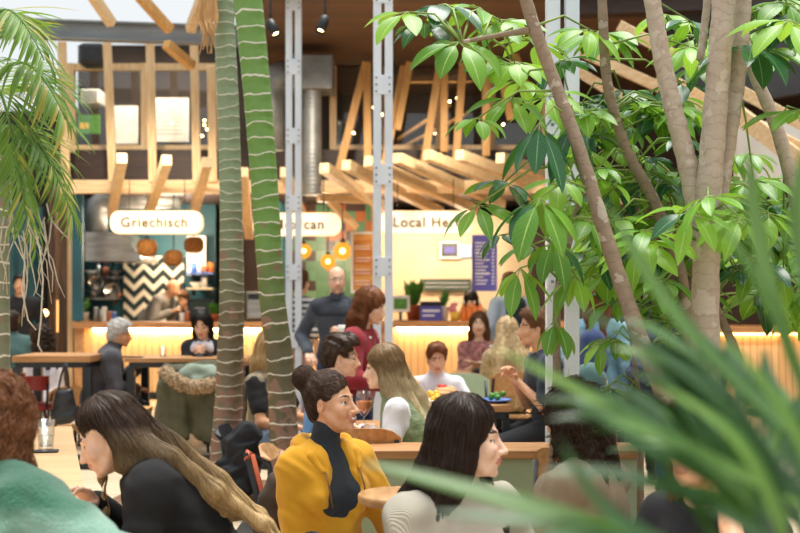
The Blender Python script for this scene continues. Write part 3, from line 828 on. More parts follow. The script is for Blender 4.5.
# ------------------------------------------------------------------ shell
struct('floor', MB().box2((-10, -3, -.2), (9.5, 10.3, 0)), MATS['deck_boards'])
struct('floor_platform', MB().box2((-10, 10.3, -.2), (-1.05, 21, .12)), MATS['deck_boards'])
struct('floor_rear', MB().box2((-1.05, 10.3, -.2), (9.5, 21, 0)), MATS['deck_boards'])
struct('trim_1', MB().box2((-10, 10.26, 0), (-1.05, 10.298, .125)), MATS['black_steel'])
struct('wall_back', MB().box2((-10, 20.0, 0), (-1.85, 20.3, 4.6)).box2((-1.85, 20.0, 0), (9.5, 20.3, 7)), MATS['brown_wall'])
struct('wall_left', MB().box2((-10.2, 3, 0), (-10, 20.3, 4)), MATS['brown_wall'])
struct('wall_right', MB().box2((9.5, 3, 0), (9.7, 20.3, 7)), MATS['dark_wall'])
# plywood soffit above the stalls on the right, open glass roof on the left
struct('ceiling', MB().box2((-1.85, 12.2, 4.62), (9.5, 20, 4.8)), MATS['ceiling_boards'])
def glass_roof():
    g = MB(); g.box2((-10, 11, 6.9), (-1.85, 20, 6.93)); return g
struct('window_1', glass_roof(), MATS['glass'])
# palms' bed of bark mulch let into the deck
bed = MB(); bed.lathe([(0.01, .045), (.5, .05), (.8, .04), (.98, .012), (1.0, .001)], (0, 0, 0), 40)
bo = bed.build('mulch_bed', MATS['mulch'], None, local=True); bo.location = (-1.15, 8.75, 0); bo.scale = (.95, .85, 1)
tag(bo, 'bed of brown bark mulch around the feet of the two ringed palms', 'mulch', kind='stuff')
pb = MB().box((0, 0, 0), (3.4, 2.6, .03))
pbo = pb.build('planting_soil', MATS['mulch'], None, local=True); pbo.location = (1.9, 5.2, .015)
tag(pbo, 'brown planting soil under the leafy trees on the right', 'soil', kind='stuff')

def seg(name, mbf, m): return struct(name, mbf, MATS[m])
# rear stall walls
sg = MB(); a, b = P(84, 330, 19.4), P(216, 205, 19.4); sg.box2((-5.4, 19.35, 0), (b.x, 19.5, b.z+.1)); seg('wall_teal', sg, 'teal')
sg = MB(); a, b = P(124, 325, 19.3), P(184, 256, 19.3); sg.box2((a.x, 19.26, 1.0), (b.x, 19.34, b.z)); seg('wall_chevron', sg, 'chevron')
sg = MB(); a, b = P(176, 330, 19.4), P(262, 205, 19.4); sg.box2((b.x-.02, 19.3, 0), (P(372, 0, 19.4).x, 19.5, b.z+.1)); seg('wall_tiled', sg, 'mex_tile')
sg = MB(); sg.box2((P(376, 0, 19).x, 18.9, 0), (P(530, 0, 19).x, 19.1, 2.78)); seg('wall_cream', sg, 'cream')
# partitions between the stalls
sg = MB(); a = P(74, 320, 16); b = P(84, 195, 16); sg.box2((a.x, 15.9, 1.175), (b.x, 16.0, b.z)); sg.box2((-5.55, 16.3, .12), (-5.4, 19.4, b.z)); seg('wall_partition', sg, 'teal')
sg = MB(); sg.box2((P(268, 0, 17).x, 16.8, 0), (P(272, 0, 17).x+.05, 19.4, 2.9)); seg('wall_partition_middle', sg, 'teal')
sg = MB(); sg.box2((P(372, 0, 17).x, 16.6, 0), (P(378, 0, 17).x, 19.4, 2.95)); seg('wall_partition_right', sg, 'cream')
sg = MB(); sg.box2((-9.9, 18.2, 0), (P(70, 0, 18).x, 18.4, 4.3)); seg('wall_dark', sg, 'dark_wall')
sg = MB(); sg.box2((P(530, 0, 18).x, 17.8, 0), (9.4, 18.0, 3.4)); seg('wall_far_right', sg, 'brown_wall')
# steel beam across the top left, seen with both flanges
sb = MB(); p, q = P(-60, 26, 14), P(262, 37, 14)
sb.beam(p, q, .02, .19); sb.beam(p+Vector((0, 0, .1)), q+Vector((0, 0, .1)), .16, .022); sb.beam(p-Vector((0, 0, .1)), q-Vector((0, 0, .1)), .16, .022)
tag(sb.build('steel_beam', MATS['grey_steel']), 'grey steel I-beam running across the upper left under the skylight', 'beam')
# front of the mezzanine: long pine beam and the dark fascia over it
bm_ = MB(); p, q = P(60, 187, 15.6), P(575, 187, 15.6); bm_.beam(p, q, .14, .17, bev=.008)
tag(bm_.build('pergola_beam', MATS['pine']), 'long horizontal pine beam the slanted rafters rest on above the stalls', 'beam')
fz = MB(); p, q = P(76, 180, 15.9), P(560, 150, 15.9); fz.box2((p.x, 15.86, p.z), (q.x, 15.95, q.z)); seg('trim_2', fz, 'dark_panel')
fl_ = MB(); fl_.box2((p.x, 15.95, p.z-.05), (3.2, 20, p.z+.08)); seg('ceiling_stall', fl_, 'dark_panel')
# mezzanine glazing and what is behind it
sg = MB(); sg.box2((P(78, 0, 18.5).x, 18.5, 3.1), (-1.9, 18.6, 5.38)); sg.box2((-1.9, 18.5, 3.1), (3.2, 18.6, 6.2)); seg('wall_mezzanine', sg, 'dark_wall')
def glazing(name, x0, x1, y0, y1, D, npane, mname='pine_v'):
    p, q = P(x0, y1, D), P(x1, y0, D); fr = MB(); t = .09
    fr.box2((p.x, D-.05, p.z), (q.x, D+.05, p.z+t)); fr.box2((p.x, D-.05, q.z-t), (q.x, D+.05, q.z))
    for i in range(npane+1):
        x = p.x+(q.x-p.x-t)*i/npane; fr.box2((x, D-.058, p.z-.004), (x+t, D+.058, q.z+.004))
    o = fr.build(name, MATS[mname]); o['kind'] = 'structure'
    g = MB(); g.box2((p.x+t/2, D-.006, p.z+t/2), (q.x-t/2, D+.006, q.z-t/2)); g.build('pane', MATS['glass'], o, local=False)
    return o
def glazing2(name, *a, **k):
    return glazing(name, *a, **k)
w2 = glazing('window_2', 68, 222, 64, 152, 16.3, 2)
w3 = glazing('window_3', 330, 548, 60, 152, 16.3, 4)
# ------------------------------------------------------------------ counters
def counter(label, x0, x1, ytop, D=16., fl=0., depth=.75, dim=False):
    p, q = P(x0, ytop, D), P(x1, ytop, D); zt = p.z
    o = thing('market_counter', label, 'counter', ((p.x+q.x)/2, D+depth/2, fl))
    t = MB(); t.box2((p.x, D-.12, zt-.085), (q.x, D+depth, zt), bev=.008); t.build('worktop', MATS['oak_x'], o)
    b = MB(); b.box2((p.x+.04, D+.04, fl), (q.x-.04, D+depth-.05, zt-.085)); b.build('slatted_front', MATS['counter_slats'], o)
    e = MB(); e.box2((p.x+.25, D-.03, zt-.115), (q.x-.1, D+.035, zt-.088)); e.build('light_strip', MATS['led_dim' if dim else 'led'], o)
    c = MB(); c.box2((p.x, D-.02, fl), (p.x+.13, D+.04, zt-.085)); c.build('end_post', MATS['oak'], o)
    k = MB(); k.box2((p.x+.04, D+.0, fl), (q.x-.04, D+.04, fl+.1)); k.build('plinth', MATS['black_steel'], o)
    return zt
Z1 = counter('pine-slat counter lit from under its top, below the Griechisch sign', 75, 268, 322, fl=.12)
Z2 = counter('pine-slat counter lit from under its top, behind the bald man in grey', 272, 372, 321, fl=0)
Z3 = counter('pine-slat counter lit from under its top, below the Local Hero sign', 378, 565, 321)
Z4 = counter('orange-glowing counter end seen between the tree trunks at the right edge', 700, 830, 326, D=15, dim=True)
for nm, x, y, D, e in (('lamp_a', 168, 240, 18.5, 50), ('lamp_b', 195, 238, 17.4, 70), ('lamp_c', 320, 240, 17.5, 60), ('lamp_d', 400, 232, 17.6, 50), ('lamp_e', 460, 232, 17.6, 42)):
    light('POINT', nm, P(x, y, D), e, WARM, .12)
for nm, x, y, D, e in (('spot_a', 130, 120, 13.6, 95), ('spot_b', 320, 90, 13.4, 85), ('spot_c', 460, 90, 13.4, 90), ('spot_d', 700, 160, 13, 200)):
    light('SPOT', nm, P(x, y, D), e, (1, .86, .68), .15, spot=1.9, target=P(x, 300, 16.2))
light('AREA', 'mezz_a', P(150, 70, 17.4), 30, WARM, 1.5, target=P(150, 150, 18)); light('AREA', 'mezz_b', P(440, 66, 17.4), 40, WARM, 1.8, target=P(440, 150, 18))

# ------------------------------------------------------------------ lit signs
def sign(text, label, x0, x1, y0, y1, tx, D=15.1, tsize=1.):
    p, q = P(x0, y1, D), P(x1, y0, D); h = q.z-p.z; r = h/2*.8; n = 8
    o = thing('lit_sign', label, 'sign', ((p.x+q.x)/2, D, p.z))
    def outline(ins):
        pts = []
        for cx, cz, a0 in ((q.x-r, q.z-r, 0), (p.x+r, q.z-r, 90), (p.x+r, p.z+r, 180), (q.x-r, p.z+r, 270)):
            for i in range(n+1):
                a = R(a0+90*i/n); pts.append((cx+(r-ins)*math.cos(a), cz+(r-ins)*math.sin(a)))
        return pts
    m = MB(); L = outline(0); N = len(L)
    vs = [(x, D-.05, z) for x, z in L]+[(x, D+.06, z) for x, z in L]
    m.add(vs, [(i, i+N, (i+1) % N+N, (i+1) % N) for i in range(N)]+[tuple(range(N, 2*N))], 0)
    m.build('case', MATS['sign_side'], o)
    m = MB(); L = outline(.006); m.add([(x, D-.055, z) for x, z in L]+[(x, D-.04, z) for x, z in L], [tuple(range(N-1, -1, -1))]+[(i, i+N, (i+1) % N+N, (i+1) % N)[::-1] for i in range(N)], 0)
    fc_ = m.build('face', MATS['sign_face'], o)
    cu = bpy.data.curves.new('t', 'FONT'); cu.body = text; cu.size = h*.60*tsize; cu.align_x = 'CENTER'; cu.align_y = 'CENTER'; cu.extrude = .006; cu.space_character = 1.12; cu.offset = .003
    to = bpy.data.objects.new('t', cu); COL.objects.link(to); bpy.context.view_layer.update()
    me = bpy.data.meshes.new_from_object(to.evaluated_get(bpy.context.evaluated_depsgraph_get())); bpy.data.objects.remove(to)
    c = P(tx, (y0+y1)/2+.5, D)
    me.transform(Matrix.Translation((c.x, D-.062, c.z)) @ Matrix.Rotation(R(90), 4, 'X'))
    lo_ = link_mesh('lettering', me, MATS['sign_ink'], fc_); lo_['label'] = 'gold lettering'
    w_ = MB()
    for x in (x0+(x1-x0)*.2, x0+(x1-x0)*.8):
        a = P(x, y0, D); w_.tube([a, (a.x, D, 2.98)], .006, 6)
    w_.build('hanging_wire', MATS['black_steel'], o)
sign('Griechisch', 'pill-shaped lit sign reading Griechisch', 111, 203, 211, 234, 155)
sign('Mexican', 'lit sign whose visible letters read can, partly behind the steel post', 254, 341, 213, 236, 299)
sign('Local Hero', 'pill-shaped lit sign reading Local Hero', 379, 472, 211, 234, 428)

# ------------------------------------------------------------------ pendants
def wicker(px, py, rpx, D, label):
    c = P(px, py, D); r = rpx/FP*D
    o = thing('pendant_lamp', label, 'lamp', (c.x, c.y, c.z-r), 0, 'wicker pendants of the left stall')
    m = MB(); m.lathe([(r*a, r*b) for a, b in ((.42, -.82), (.72, -.72), (.95, -.35), (1, .05), (.93, .45), (.70, .74), (.42, .84), (.38, .80), (.66, .68), (.88, .4), (.95, 0), (.88, -.35), (.6, -.7))], c, 22)
    sh_ = m.build('shade', MATS['wicker'], o)
    b_ = MB(); b_.sphere(c-Vector((0, 0, r*.3)), r*.22, 8); b_.build('bulb', MATS['led_dim'], sh_)
    k = MB(); k.tube([c+Vector((0, 0, r*.8)), Vector((c.x, c.y, 2.98))], .008, 6); k.build('cord', MATS['black_steel'], o)
wicker(147, 248, 10.5, 16.3, 'wicker pendant lamp directly under the middle of the Griechisch sign')
wicker(173.5, 258, 9.5, 16.8, 'lowest wicker pendant lamp, right of centre under the Griechisch sign')
wicker(194, 245, 10, 17.2, 'wicker pendant lamp nearest the left palm trunk')
def globe(px, py, rpx, D, label):
    c = P(px, py, D); r = rpx/FP*D
    o = thing('globe_lamp', label, 'lamp', (c.x, c.y, c.z-r), 0, 'amber glass globes of the tiled stall')
    m = MB(); m.sphere(c, r, 18); sh_ = m.build('globe', MATS['globe_glow'], o)
    b_ = MB(); b_.sphere(c, r*.30, 10); b_.build('bulb', MATS['bulb'], sh_)
    k = MB(); k.tube([c+Vector((0, 0, r)), Vector((c.x, c.y, 2.98))], .008, 6); k.lathe([(r*.3, r*.9), (r*.3, r*1.25), (0.001, r*1.3)], c, 10); k.build('cord', MATS['black_steel'], o)
globe(304, 251, 7.5, 16.6, 'amber globe lamp behind the narrow steel post')
globe(328, 261.5, 7.5, 16.3, 'lowest amber globe lamp, above the bald man')
globe(342.5, 251, 9, 16.1, 'largest amber globe lamp, right of the lowest one')

# ------------------------------------------------------------------ rafters and slats of the pergola
def timber(name, label, a, b, w, h, group, m='pine_y', up=(0, 0, 1), cat='timber'):
    k = MB(); k.beam(P(*a), P(*b), w, h, up, .006)
    return tag(k.build(name, MATS[m]), label, cat, group)
G1 = 'slanted rafters on the pergola beam'
for i, (a, b) in enumerate((((122, 158, 14.4), (112, 212, 16.4)), ((167, 160, 14.4), (149, 212, 16.4)), ((207, 162, 14.4), (194, 212, 16.4)), ((243, 172, 14.4), (249, 235, 16.4)), ((285, 172, 14.4), (305, 226, 16.4)))):
    timber('rafter', ('short rafter over the letter G of the Griechisch sign', 'short rafter over the middle of the Griechisch sign', 'short rafter over the right end of the Griechisch sign', 'short rafter seen between the two palm trunks', 'short rafter just right of the right-hand palm trunk')[i], a, b, .12, .13, G1)
ordn = ['rafter with its sawn end lowest, leftmost of the fan right of the narrow post', 'second rafter of the fan, its end left of the riveted steel post', 'third rafter of the fan, its end behind the riveted steel post', 'fourth rafter of the fan, its end just right of the riveted steel post', 'fifth rafter of the fan, over the Local Hero sign', 'sixth rafter of the fan, its bright end by the hanging leaves', 'seventh rafter of the fan, mostly behind leaves']
for i, (x, y, x2, y2) in enumerate(((324, 168, 385, 208), (346, 165, 440, 212), (368, 161, 475, 210), (397, 158, 502, 204), (427, 155, 548, 202), (459, 155, 580, 200), (500, 158, 620, 200))):
    timber('rafter', ordn[i], (x, y, 14.2), (x2, y2, 16.6), .12, .125, G1)
for i, (a, b) in enumerate((((300, 170, 15.9), (356, 228, 16.3)), ((318, 198, 15.9), (372, 200, 16.3)))):
    timber('brace', ('diagonal pine brace running down towards the cork menu board', 'level pine brace behind the narrow steel post')[i], a, b, .09, .1, 'braces of the pergola')
G2 = 'upright slats in front of the mezzanine windows'
for i, (x0, y0, x1, y1) in enumerate(((62, 42, 66, 186), (107, 43, 113, 182), (150, 44, 153, 182), (194, 46, 197, 182), (211, 66, 213, 182))):
    timber('timber_batten', ('pale upright slat at the left corner of the mezzanine window', 'upright slat left of the white board behind the window', 'upright slat in front of the paper board behind the window', 'upright slat just left of the left palm trunk', 'thin upright slat touching the left palm trunk')[i], (x0, y0, 15.5), (x1, y1, 15.5), .105, .06, G2, 'pine_v', (0, 1, 0))
tags = ['leaning slat right of the round duct', 'upright slat behind the riveted steel post', 'leaning slat right of the riveted steel post', 'leaning slat crossing the middle of the right mezzanine window', 'thin upright slat beside the crossing one', 'slightly leaning slat below the hanging leaf cluster', 'straight slat right of the hanging leaf cluster', 'slat leaning to the right under the leaves', 'slat leaning right beside the slanting trunk', 'slat leaning left behind the riveted post']
for i, (x0, y0, x1, y1) in enumerate(((366, 62, 339, 170), (367, 62, 368, 175), (404, 66, 384, 168), (440, 62, 422, 176), (444, 66, 444, 152), (463, 62, 455, 172), (486, 44, 486, 156), (498, 60, 511, 120), (512, 48, 528, 90), (410, 62, 397, 130))):
    timber('timber_batten', tags[i], (x0, y0, 15.4+.03*(i % 3)), (x1, y1, 15.4+.03*(i % 3)), .10, .06, G2, 'honey', (0, 1, 0))
G3 = 'long beams of the roof on the right'
for i, (a, b, w_, h) in enumerate((((620, 26, 11), (820, 134, 10), .08, .1), ((560, 42, 12), (705, 108, 11.6), .09, .1), ((660, 75, 12), (822, 160, 11), .08, .12), ((735, 112, 11.5), (840, 190, 10.8), .1, .16), ((560, 60, 12.4), (640, 110, 12), .08, .1))):
    timber('roof_beam', ('uppermost pale sloping roof beam at the right', 'sloping roof beam meeting the forked trunk', 'sloping roof beam passing behind the thickest trunk', 'broad sloping beam low at the right edge', 'short sloping beam behind the leaf clusters')[i], a, b, w_, h, G3, 'pine')
k = MB(); p, q = P(735, 150, 12), P(830, 150, 12); k.box2((p.x, 11.95, p.z-.4), (q.x, 12.05, p.z+.28)); tag(k.build('bulkhead_panel', MATS['white_paint']), 'pale panel under the sloping beams at the right edge', 'panel')
k = MB(); k.beam(P(668, 92, 13), P(880, 52, 12), .12, .55); k.beam(P(660, 40, 13.2), P(880, 10, 12.2), .12, .5)
for i in range(9):
    c = P(760+9*i, 68-2*i, 12.25); k.sphere(c, .022, 6, mi=1)
tag(k.build('steel_girder', [mat('girder', '4a4a4c', .6, var='3f3f42', vscale=(3, 3, 3)), MATS['white_steel']]), 'dark grey riveted girder at the upper right', 'girder')
k = MB(); k.beam(P(560, 4, 12.6), P(820, -6, 12.2), .2, .28); tag(k.build('roof_truss', MATS['dark_panel']), 'dark crosswise roof timber at the top right', 'timber')
for i, (a, b, m_) in enumerate((((86, -14, 13), (112, 24, 13.4), 'pine'), ((136, -8, 13), (170, 30, 13.4), 'honey'), ((166, 44, 13.6), (192, 66, 14), 'honey'), ((205, -10, 13), (190, 30, 13.4), 'pine'))):
    timber('skylight_rafter', ('pale rafter leaning under the bright skylight', 'orange rafter leaning under the bright skylight', 'short orange rafter below the steel beam', 'pale rafter by the dry sheaths of the left palm')[i], a, b, .1, .1, 'rafters under the skylight', m_)

# ------------------------------------------------------------------ steel posts
def post(label, px, wpx, D, plates, ytop=-60, fl=0.):
    c = P(px, 300, D); w_ = wpx/FP*D
    o = thing('steel_post', label, 'post', (c.x, D, fl), 0, 'white riveted double steel posts')
    zt = min(P(px, ytop, D).z, 4.61 if D > 12.2 else 9)
    for s in (-1, 1):
        m = MB(); x = c.x+s*w_*.31
        m.box2((x-w_*.19, D-.012, fl), (x+w_*.19, D+.0, zt)); m.box2((x-s*w_*.19-.004, D-.01, fl), (x-s*w_*.19+.004, D+.07, zt)); m.box2((x+s*w_*.19-.004, D-.01, fl), (x+s*w_*.19+.004, D+.07, zt))
        m.build('channel', MATS['white_steel'], o)
    for y in plates:
        m = MB(); pc = P(px, y, D); h = 9.5/FP*D*wpx/18
        m.box2((c.x-w_*.5, D-.026, pc.z-h), (c.x+w_*.5, D-.012, pc.z+h), .002)
        for sx in (-.36, -.12, .12, .36) if wpx > 25 else (-.36, .36):
            for sz in (-.7, 0, .7): m.sphere((c.x+w_*sx, D-.028, pc.z+h*sz), w_*.06, 6, mi=1)
        m.build('joint_plate', [MATS['white_steel'], MATS['grey_steel']], o)
    m = MB(); m.box2((c.x-w_*.7, D-.12, fl), (c.x+w_*.7, D+.15, fl+.03)); m.build('base_plate', MATS['grey_steel'], o)
post('narrow white steel post right of the palms', 293.5, 15, 12.6, (3, 67, 136, 203, 272, 340))
post('riveted white steel post left of the Local Hero sign', 383, 18.5, 10.0, (-6, 85, 175, 267, 358, 449))
post('wide white steel post behind the leaves, nearest of the posts', 563, 31, 6.6, (-20, 125, 270, 415), fl=0)

# ------------------------------------------------------------------ ducts, track lights
o = thing('ventilation_duct', 'silver ventilation duct with a ribbed drop pipe under the plywood soffit', 'duct', (P(300, 0, 15).x, 15, 3))
m = MB(); p, q = P(287, 92, 15), P(334, 58, 15); m.box2((p.x, 14.75, p.z), (q.x, 15.3, q.z), .02); m.build('box_section', MATS['duct'], o)
m = MB(); a = P(312, 92, 15); b = P(312, 195, 15); prof = []
z = b.z
while z < a.z: prof += [(.118, z), (.126, z+.02), (.118, z+.04)]; z += .055
m.lathe(prof, (a.x, 15, 0), 20); m.build('ribbed_pipe', MATS['duct'], o)
m = MB(); pts = []
for i in range(9):
    t = R(90*i/8); pts.append(P(288-20*math.sin(t), 76+22*(1-math.cos(t)), 15))
pts.append(P(268, 150, 15)); m.tube(pts, .2, 16); m.build('elbow', MATS['duct'], o)
o = thing('extractor_hood', 'stainless steel extractor hood over the left stall kitchen', 'hood', (P(112, 0, 17.5).x, 17.5, 2))
m = MB(); D = 17.6
pp = [(85, 261), (141, 261), (141, 257), (121, 232), (85, 232)]
vs = [P(x, y, D) for x, y in pp]; vb = [Vector((v.x, D+1.2, v.z)) for v in vs]; n = len(vs)
m.add(vs+vb, [tuple(range(n)), tuple(range(2*n-1, n-1, -1))]+[(i, i+n, (i+1) % n+n, (i+1) % n) for i in range(n)]); m.build('hood_body', MATS['stainless'], o)
m = MB(); a = P(97, 232, D+.4)
m.tube([a, P(97, 212, D+.4), P(98, 205, D+.4), P(104, 199, D+.4), P(115, 198, D+.4), P(180, 198, D+.4)], .16, 16); m.build('hood_duct', MATS['duct'], o)
for i, (x, y, lb) in enumerate(((254, 18, 'track spotlight beside the top of the right palm trunk'), (270, 22, 'track spotlight between the right palm and the narrow post'), (325, 18, 'small track spotlight hanging right of the narrow post'))):
    D = 11.5; c = P(x, y, D); o = thing('track_spotlight', lb, 'spotlight', c, 0, 'spotlights hung from the roof')
    d = Vector((.4*(1 if i == 1 else -.6), -.3, -.8)).normalized()
    m = MB(); m.lathe([(.03, -.02), (.045, 0), (.05, .16), (.042, .16), (.035, .12)], c, 14, axis=d); lh_ = m.build('lamp_head', MATS['black_plastic'], o)
    m = MB(); m.lathe([(.001, .13), (.036, .13)], c, 12, axis=d); m.build('lens', MATS['bulb'], lh_)
    m = MB(); m.tube([c, c+Vector((0, .02, .12)), c+Vector((0, .02, .9))], .012, 6); m.build('stem', MATS['black_plastic'], o)

# ------------------------------------------------------------------ boards and screens
def board(name, label, cat, x0, x1, y0, y1, D, m, group=None, rows=None, frame=None, ink='ink_white'):
    p, q = P(x0, y1, D), P(x1, y0, D)
    o = thing(name, label, cat, ((p.x+q.x)/2, D, p.z), 0, group)
    b = MB(); b.box2((p.x, D-.02, p.z), (q.x, D+.02, q.z), .003); bd_ = b.build('board', MATS[m], o)
    if frame:
        f = MB(); t = .03
        for lo, hi in (((p.x-t, D-.03, p.z-t), (p.x+.005, D+.02, q.z+t)), ((q.x-.005, D-.03, p.z-t), (q.x+t, D+.02, q.z+t)), ((p.x, D-.03, p.z-t), (q.x, D+.02, p.z+.005)), ((p.x, D-.03, q.z-.005), (q.x, D+.02, q.z+t))): f.box2(lo, hi)
        f.build('frame', MATS[frame], o)
    if rows:
        t = MB()
        for (yy, a, b_, hh) in rows:
            c, d = P(x0+a*(x1-x0), yy+hh/2, D), P(x0+b_*(x1-x0), yy-hh/2, D); t.box2((c.x, D-.024, c.z), (d.x, D-.019, d.z))
        t.build('printed_lines', MATS[ink], bd_)
    return o
rows = []
for i in range(13):
    y = 243+i*3.4
    rows.append((y, .12, (.55, .7, .45, .62)[i % 4], 1.1 if i not in (3, 9) else 1.8)); rows.append((y, .78, .9, 1.1))
board('menu_board', 'tall purple menu board with white lines hanging beyond the leaves', 'menu board', 472, 497, 235, 291, 16.0, 'purple', rows=rows)
board('menu_board', 'cork-coloured menu board in a white frame beside the riveted post', 'menu board', 353, 373, 234, 291, 15.9, 'cork', frame='white_paint', rows=[(y, .1, .85, .7) for y in (246, 249, 258, 261, 270, 273, 281, 284)])
board('wall_screen', 'small dark screen on the cream wall above the plant', 'screen', 441, 458, 243, 257, 18.8, 'black_plastic', frame='white_paint', rows=[(250, .2, .8, 6)], ink='purple')
board('wall_screen', 'small bright screen left of the purple menu board', 'screen', 459, 471, 245, 257, 18.8, 'screen')
board('wall_strip', 'dark green strip board on the cream wall behind the counter', 'board', 422, 471, 279, 291, 18.8, 'chalk_green', rows=[(283, .05, .95, .5), (287, .05, .95, .5)])
board('paper_board', 'white paper board behind the mezzanine window, beside the left palm', 'poster', 153, 189, 98, 142, 17.9, 'paper', 'sheets behind the mezzanine window', rows=[(y, .12, .85, .5) for y in range(106, 138, 4)], ink='grey_steel')
board('paper_board', 'white paper board behind the mezzanine window, between two slats', 'poster', 112, 138, 106, 144, 17.9, 'paper', 'sheets behind the mezzanine window')
board('picture', 'green and yellow picture behind the mezzanine window at the left', 'picture', 78, 100, 115, 134, 17.9, 'green_leafy', rows=[(126, .1, .5, 6)], ink='yellow')
o = thing('ventilation_unit', 'pale ventilation unit high behind the mezzanine window', 'appliance', P(92, 104, 17.8)); m = MB(); p, q = P(82, 104, 17.8), P(101, 90, 17.8); m.box2((p.x, 17.7, p.z), (q.x, 18.2, q.z), .02); m.build('case', MATS['paper'], o)
m = MB(); [m.box2((p.x+.03, 17.68, p.z+.03+.035*i), (q.x-.03, 17.7, p.z+.04+.035*i)) for i in range(5)]; m.build('grille', MATS['grey_steel'], o)
k = MB(); p, q = P(78, 65, 16), P(104, 42, 16); k.box2((p.x, 16.0, p.z), (q.x, 16.4, q.z), .06); tag(k.build('loudspeaker', MATS['black_plastic']), 'black box loudspeaker on top of the mezzanine window frame', 'speaker')
rs = random.Random(3)
for i in range(22):
    x, y = rs.choice([(rs.uniform(80, 215), rs.uniform(110, 148)), (rs.uniform(345, 535), rs.uniform(90, 150))])
    c = P(x, y, 17.3+rs.random()); k = MB(); k.sphere((0, 0, 0), .018, 6)
    b_ = k.build('fairy_light', MATS['bulb'], None, local=True); b_.location = c
    tag(b_, 'tiny warm fairy light glowing behind the mezzanine glass', 'fairy light', 'fairy lights behind the mezzanine glass')
# slanted handrails and pipes inside the right mezzanine window
for i, (a, b) in enumerate((((398, 140, 17.2), (450, 105, 17.6)), ((398, 150, 17.2), (470, 112, 17.6)), ((400, 82, 17.4), (540, 80, 17.4)))):
    k = MB(); k.tube([P(*a), P(*b)], .03, 8); tag(k.build('handrail', MATS['honey']), ('upper slanting handrail behind the right mezzanine window', 'lower slanting handrail behind the right mezzanine window', 'level rail behind the right mezzanine window')[i], 'handrail', 'rails behind the mezzanine glass')

# ------------------------------------------------------------------ things on the counters
def potted(label, px, ybase, hpx, wpx, D, pot='ceramic', n=26, seed=1, leafw=.02, leaf='green_leafy', group=None, zb=None):
    s = hpx/FP*D; c = P(px, ybase, D)
    if zb is not None: c.z = zb
    o = thing('potted_plant', label, 'plant', c, 0, group); r = wpx/FP*D/2
    m = MB(); m.lathe([(r*.42, 0), (r*.55, s*.33), (r*.6, s*.35), (r*.5, s*.35), (r*.48, s*.30), (.001, s*.29)], c, 16); m.build('pot', MATS[pot], o)
    f = MB(); rr = random.Random(seed)
    for i in range(n):
        a = rr.uniform(0, 6.28); ln = s*rr.uniform(.35, .7); out = r*rr.uniform(.3, 1.)
        p0 = c+Vector((0, 0, s*.3)); d = Vector((math.cos(a), math.sin(a), 0))
        pts = [p0+d*out*t*t**.3+Vector((0, 0, ln*(t-.35*t*t*rr.random()))) for t in (0, .25, .5, .75, 1)]
        f.ribbon(pts, [leafw*x for x in (.3, .8, 1, .75, .05)], Vector((d.x, d.y, .6)), 1, .2)
    f.build('leaves', MATS[leaf], o)
    return o
potted('leafy herb in a pale pot on the left end of the Griechisch counter', 84, 321, 26, 18, 16.3, zb=Z1, seed=2)
potted('big bushy plant in a pot at the left end of the Local Hero counter', 414, 318, 44, 30, 16.5, 'terracotta', 40, 3, .06, zb=Z3)
potted('slim plant with pink blooms on the Local Hero counter', 444, 318, 40, 18, 16.25, 'ceramic', 16, 4, .03, zb=Z3)
potted('green salad bowl plant beside the left palm on the counter', 214, 320, 22, 18, 16.2, 'terracotta', 30, 5, .03, zb=Z1)
def bottle(name, label, cat, px, D, zb, h, r, m, cap=None, group=None, capm='white_paint', prof=None):
    c = P(px, 300, D); c.z = zb; o = thing(name, label, cat, c, 0, group)
    b = MB(); b.lathe([(r*a, h*z) for a, z in (prof or ((.9, 0), (1, .03), (1, .6), (.85, .68), (.38, .8), (.36, .9), (.001, .9)))], c, 14); b.build('bottle_body' if cat == 'bottle' else 'can_body', MATS[m], o)
    k = MB(); k.lathe([(r*.42, h*.88), (r*.42, h), (.001, h)] if prof is None else [(r*.9, h*.98), (r*.9, h*1.03), (.001, h*1.03)], c, 12); k.build('cap', MATS[capm], o)
    return o
for i, px in enumerate((463.5, 469, 474.5, 480)):
    bottle('sauce_bottle', ('leftmost orange sauce bottle on the Local Hero counter', 'second orange sauce bottle from the pink plant', 'third orange sauce bottle from the pink plant', 'rightmost orange sauce bottle on the counter')[i], 'bottle', px, 16.2, Z3, .27, .04, 'orange_sauce', group='orange sauce bottles')
CYL = ((.95, 0), (1, .02), (1, .96), (.95, .98), (.001, .98))
for i, (px, h, mt) in enumerate(((96, .19, 'stainless'), (101, .16, 'stainless'), (104.5, .2, 'ceramic'), (110, .14, 'terracotta'), (114, .13, 'blue_plastic'), (182, .12, 'ceramic'), (187, .14, 'terracotta'))):
    bottle('canister', ('steel canister next to the herb pot on the left counter', 'short steel canister second from the herb pot', 'pale canister third from the herb pot', 'brown jar in the row of canisters', 'small blue jar at the end of the canister row', 'pale jar in front of the bending cook', 'brown jar in front of the bending cook')[i], 'jar', px, 16.25, Z1, h, .035, mt, group='jars on the left counter', prof=CYL)
o = thing('display_box', 'purple display box with white print on the Local Hero counter', 'box', (P(431, 0, 16.2).x, 16.2, Z3)); m = MB(); p = P(420, 0, 16.2).x; q = P(442, 0, 16.2).x
m.box2((p, 16.15, Z3), (q, 16.4, Z3+.2), .006); m.build('box_body', MATS['purple'], o); m = MB(); m.box2((p+.03, 16.14, Z3+.12), (q-.03, 16.152, Z3+.15)); m.box2((p+.03, 16.14, Z3+.06), (q-.1, 16.152, Z3+.08)); m.build('printed_lines', MATS['ink_white'], o)
m = MB(); m.box2((p, 16.2, Z3+.2), (q, 16.4, Z3+.26), .01); m.build('lid', MATS['black_plastic'], o)
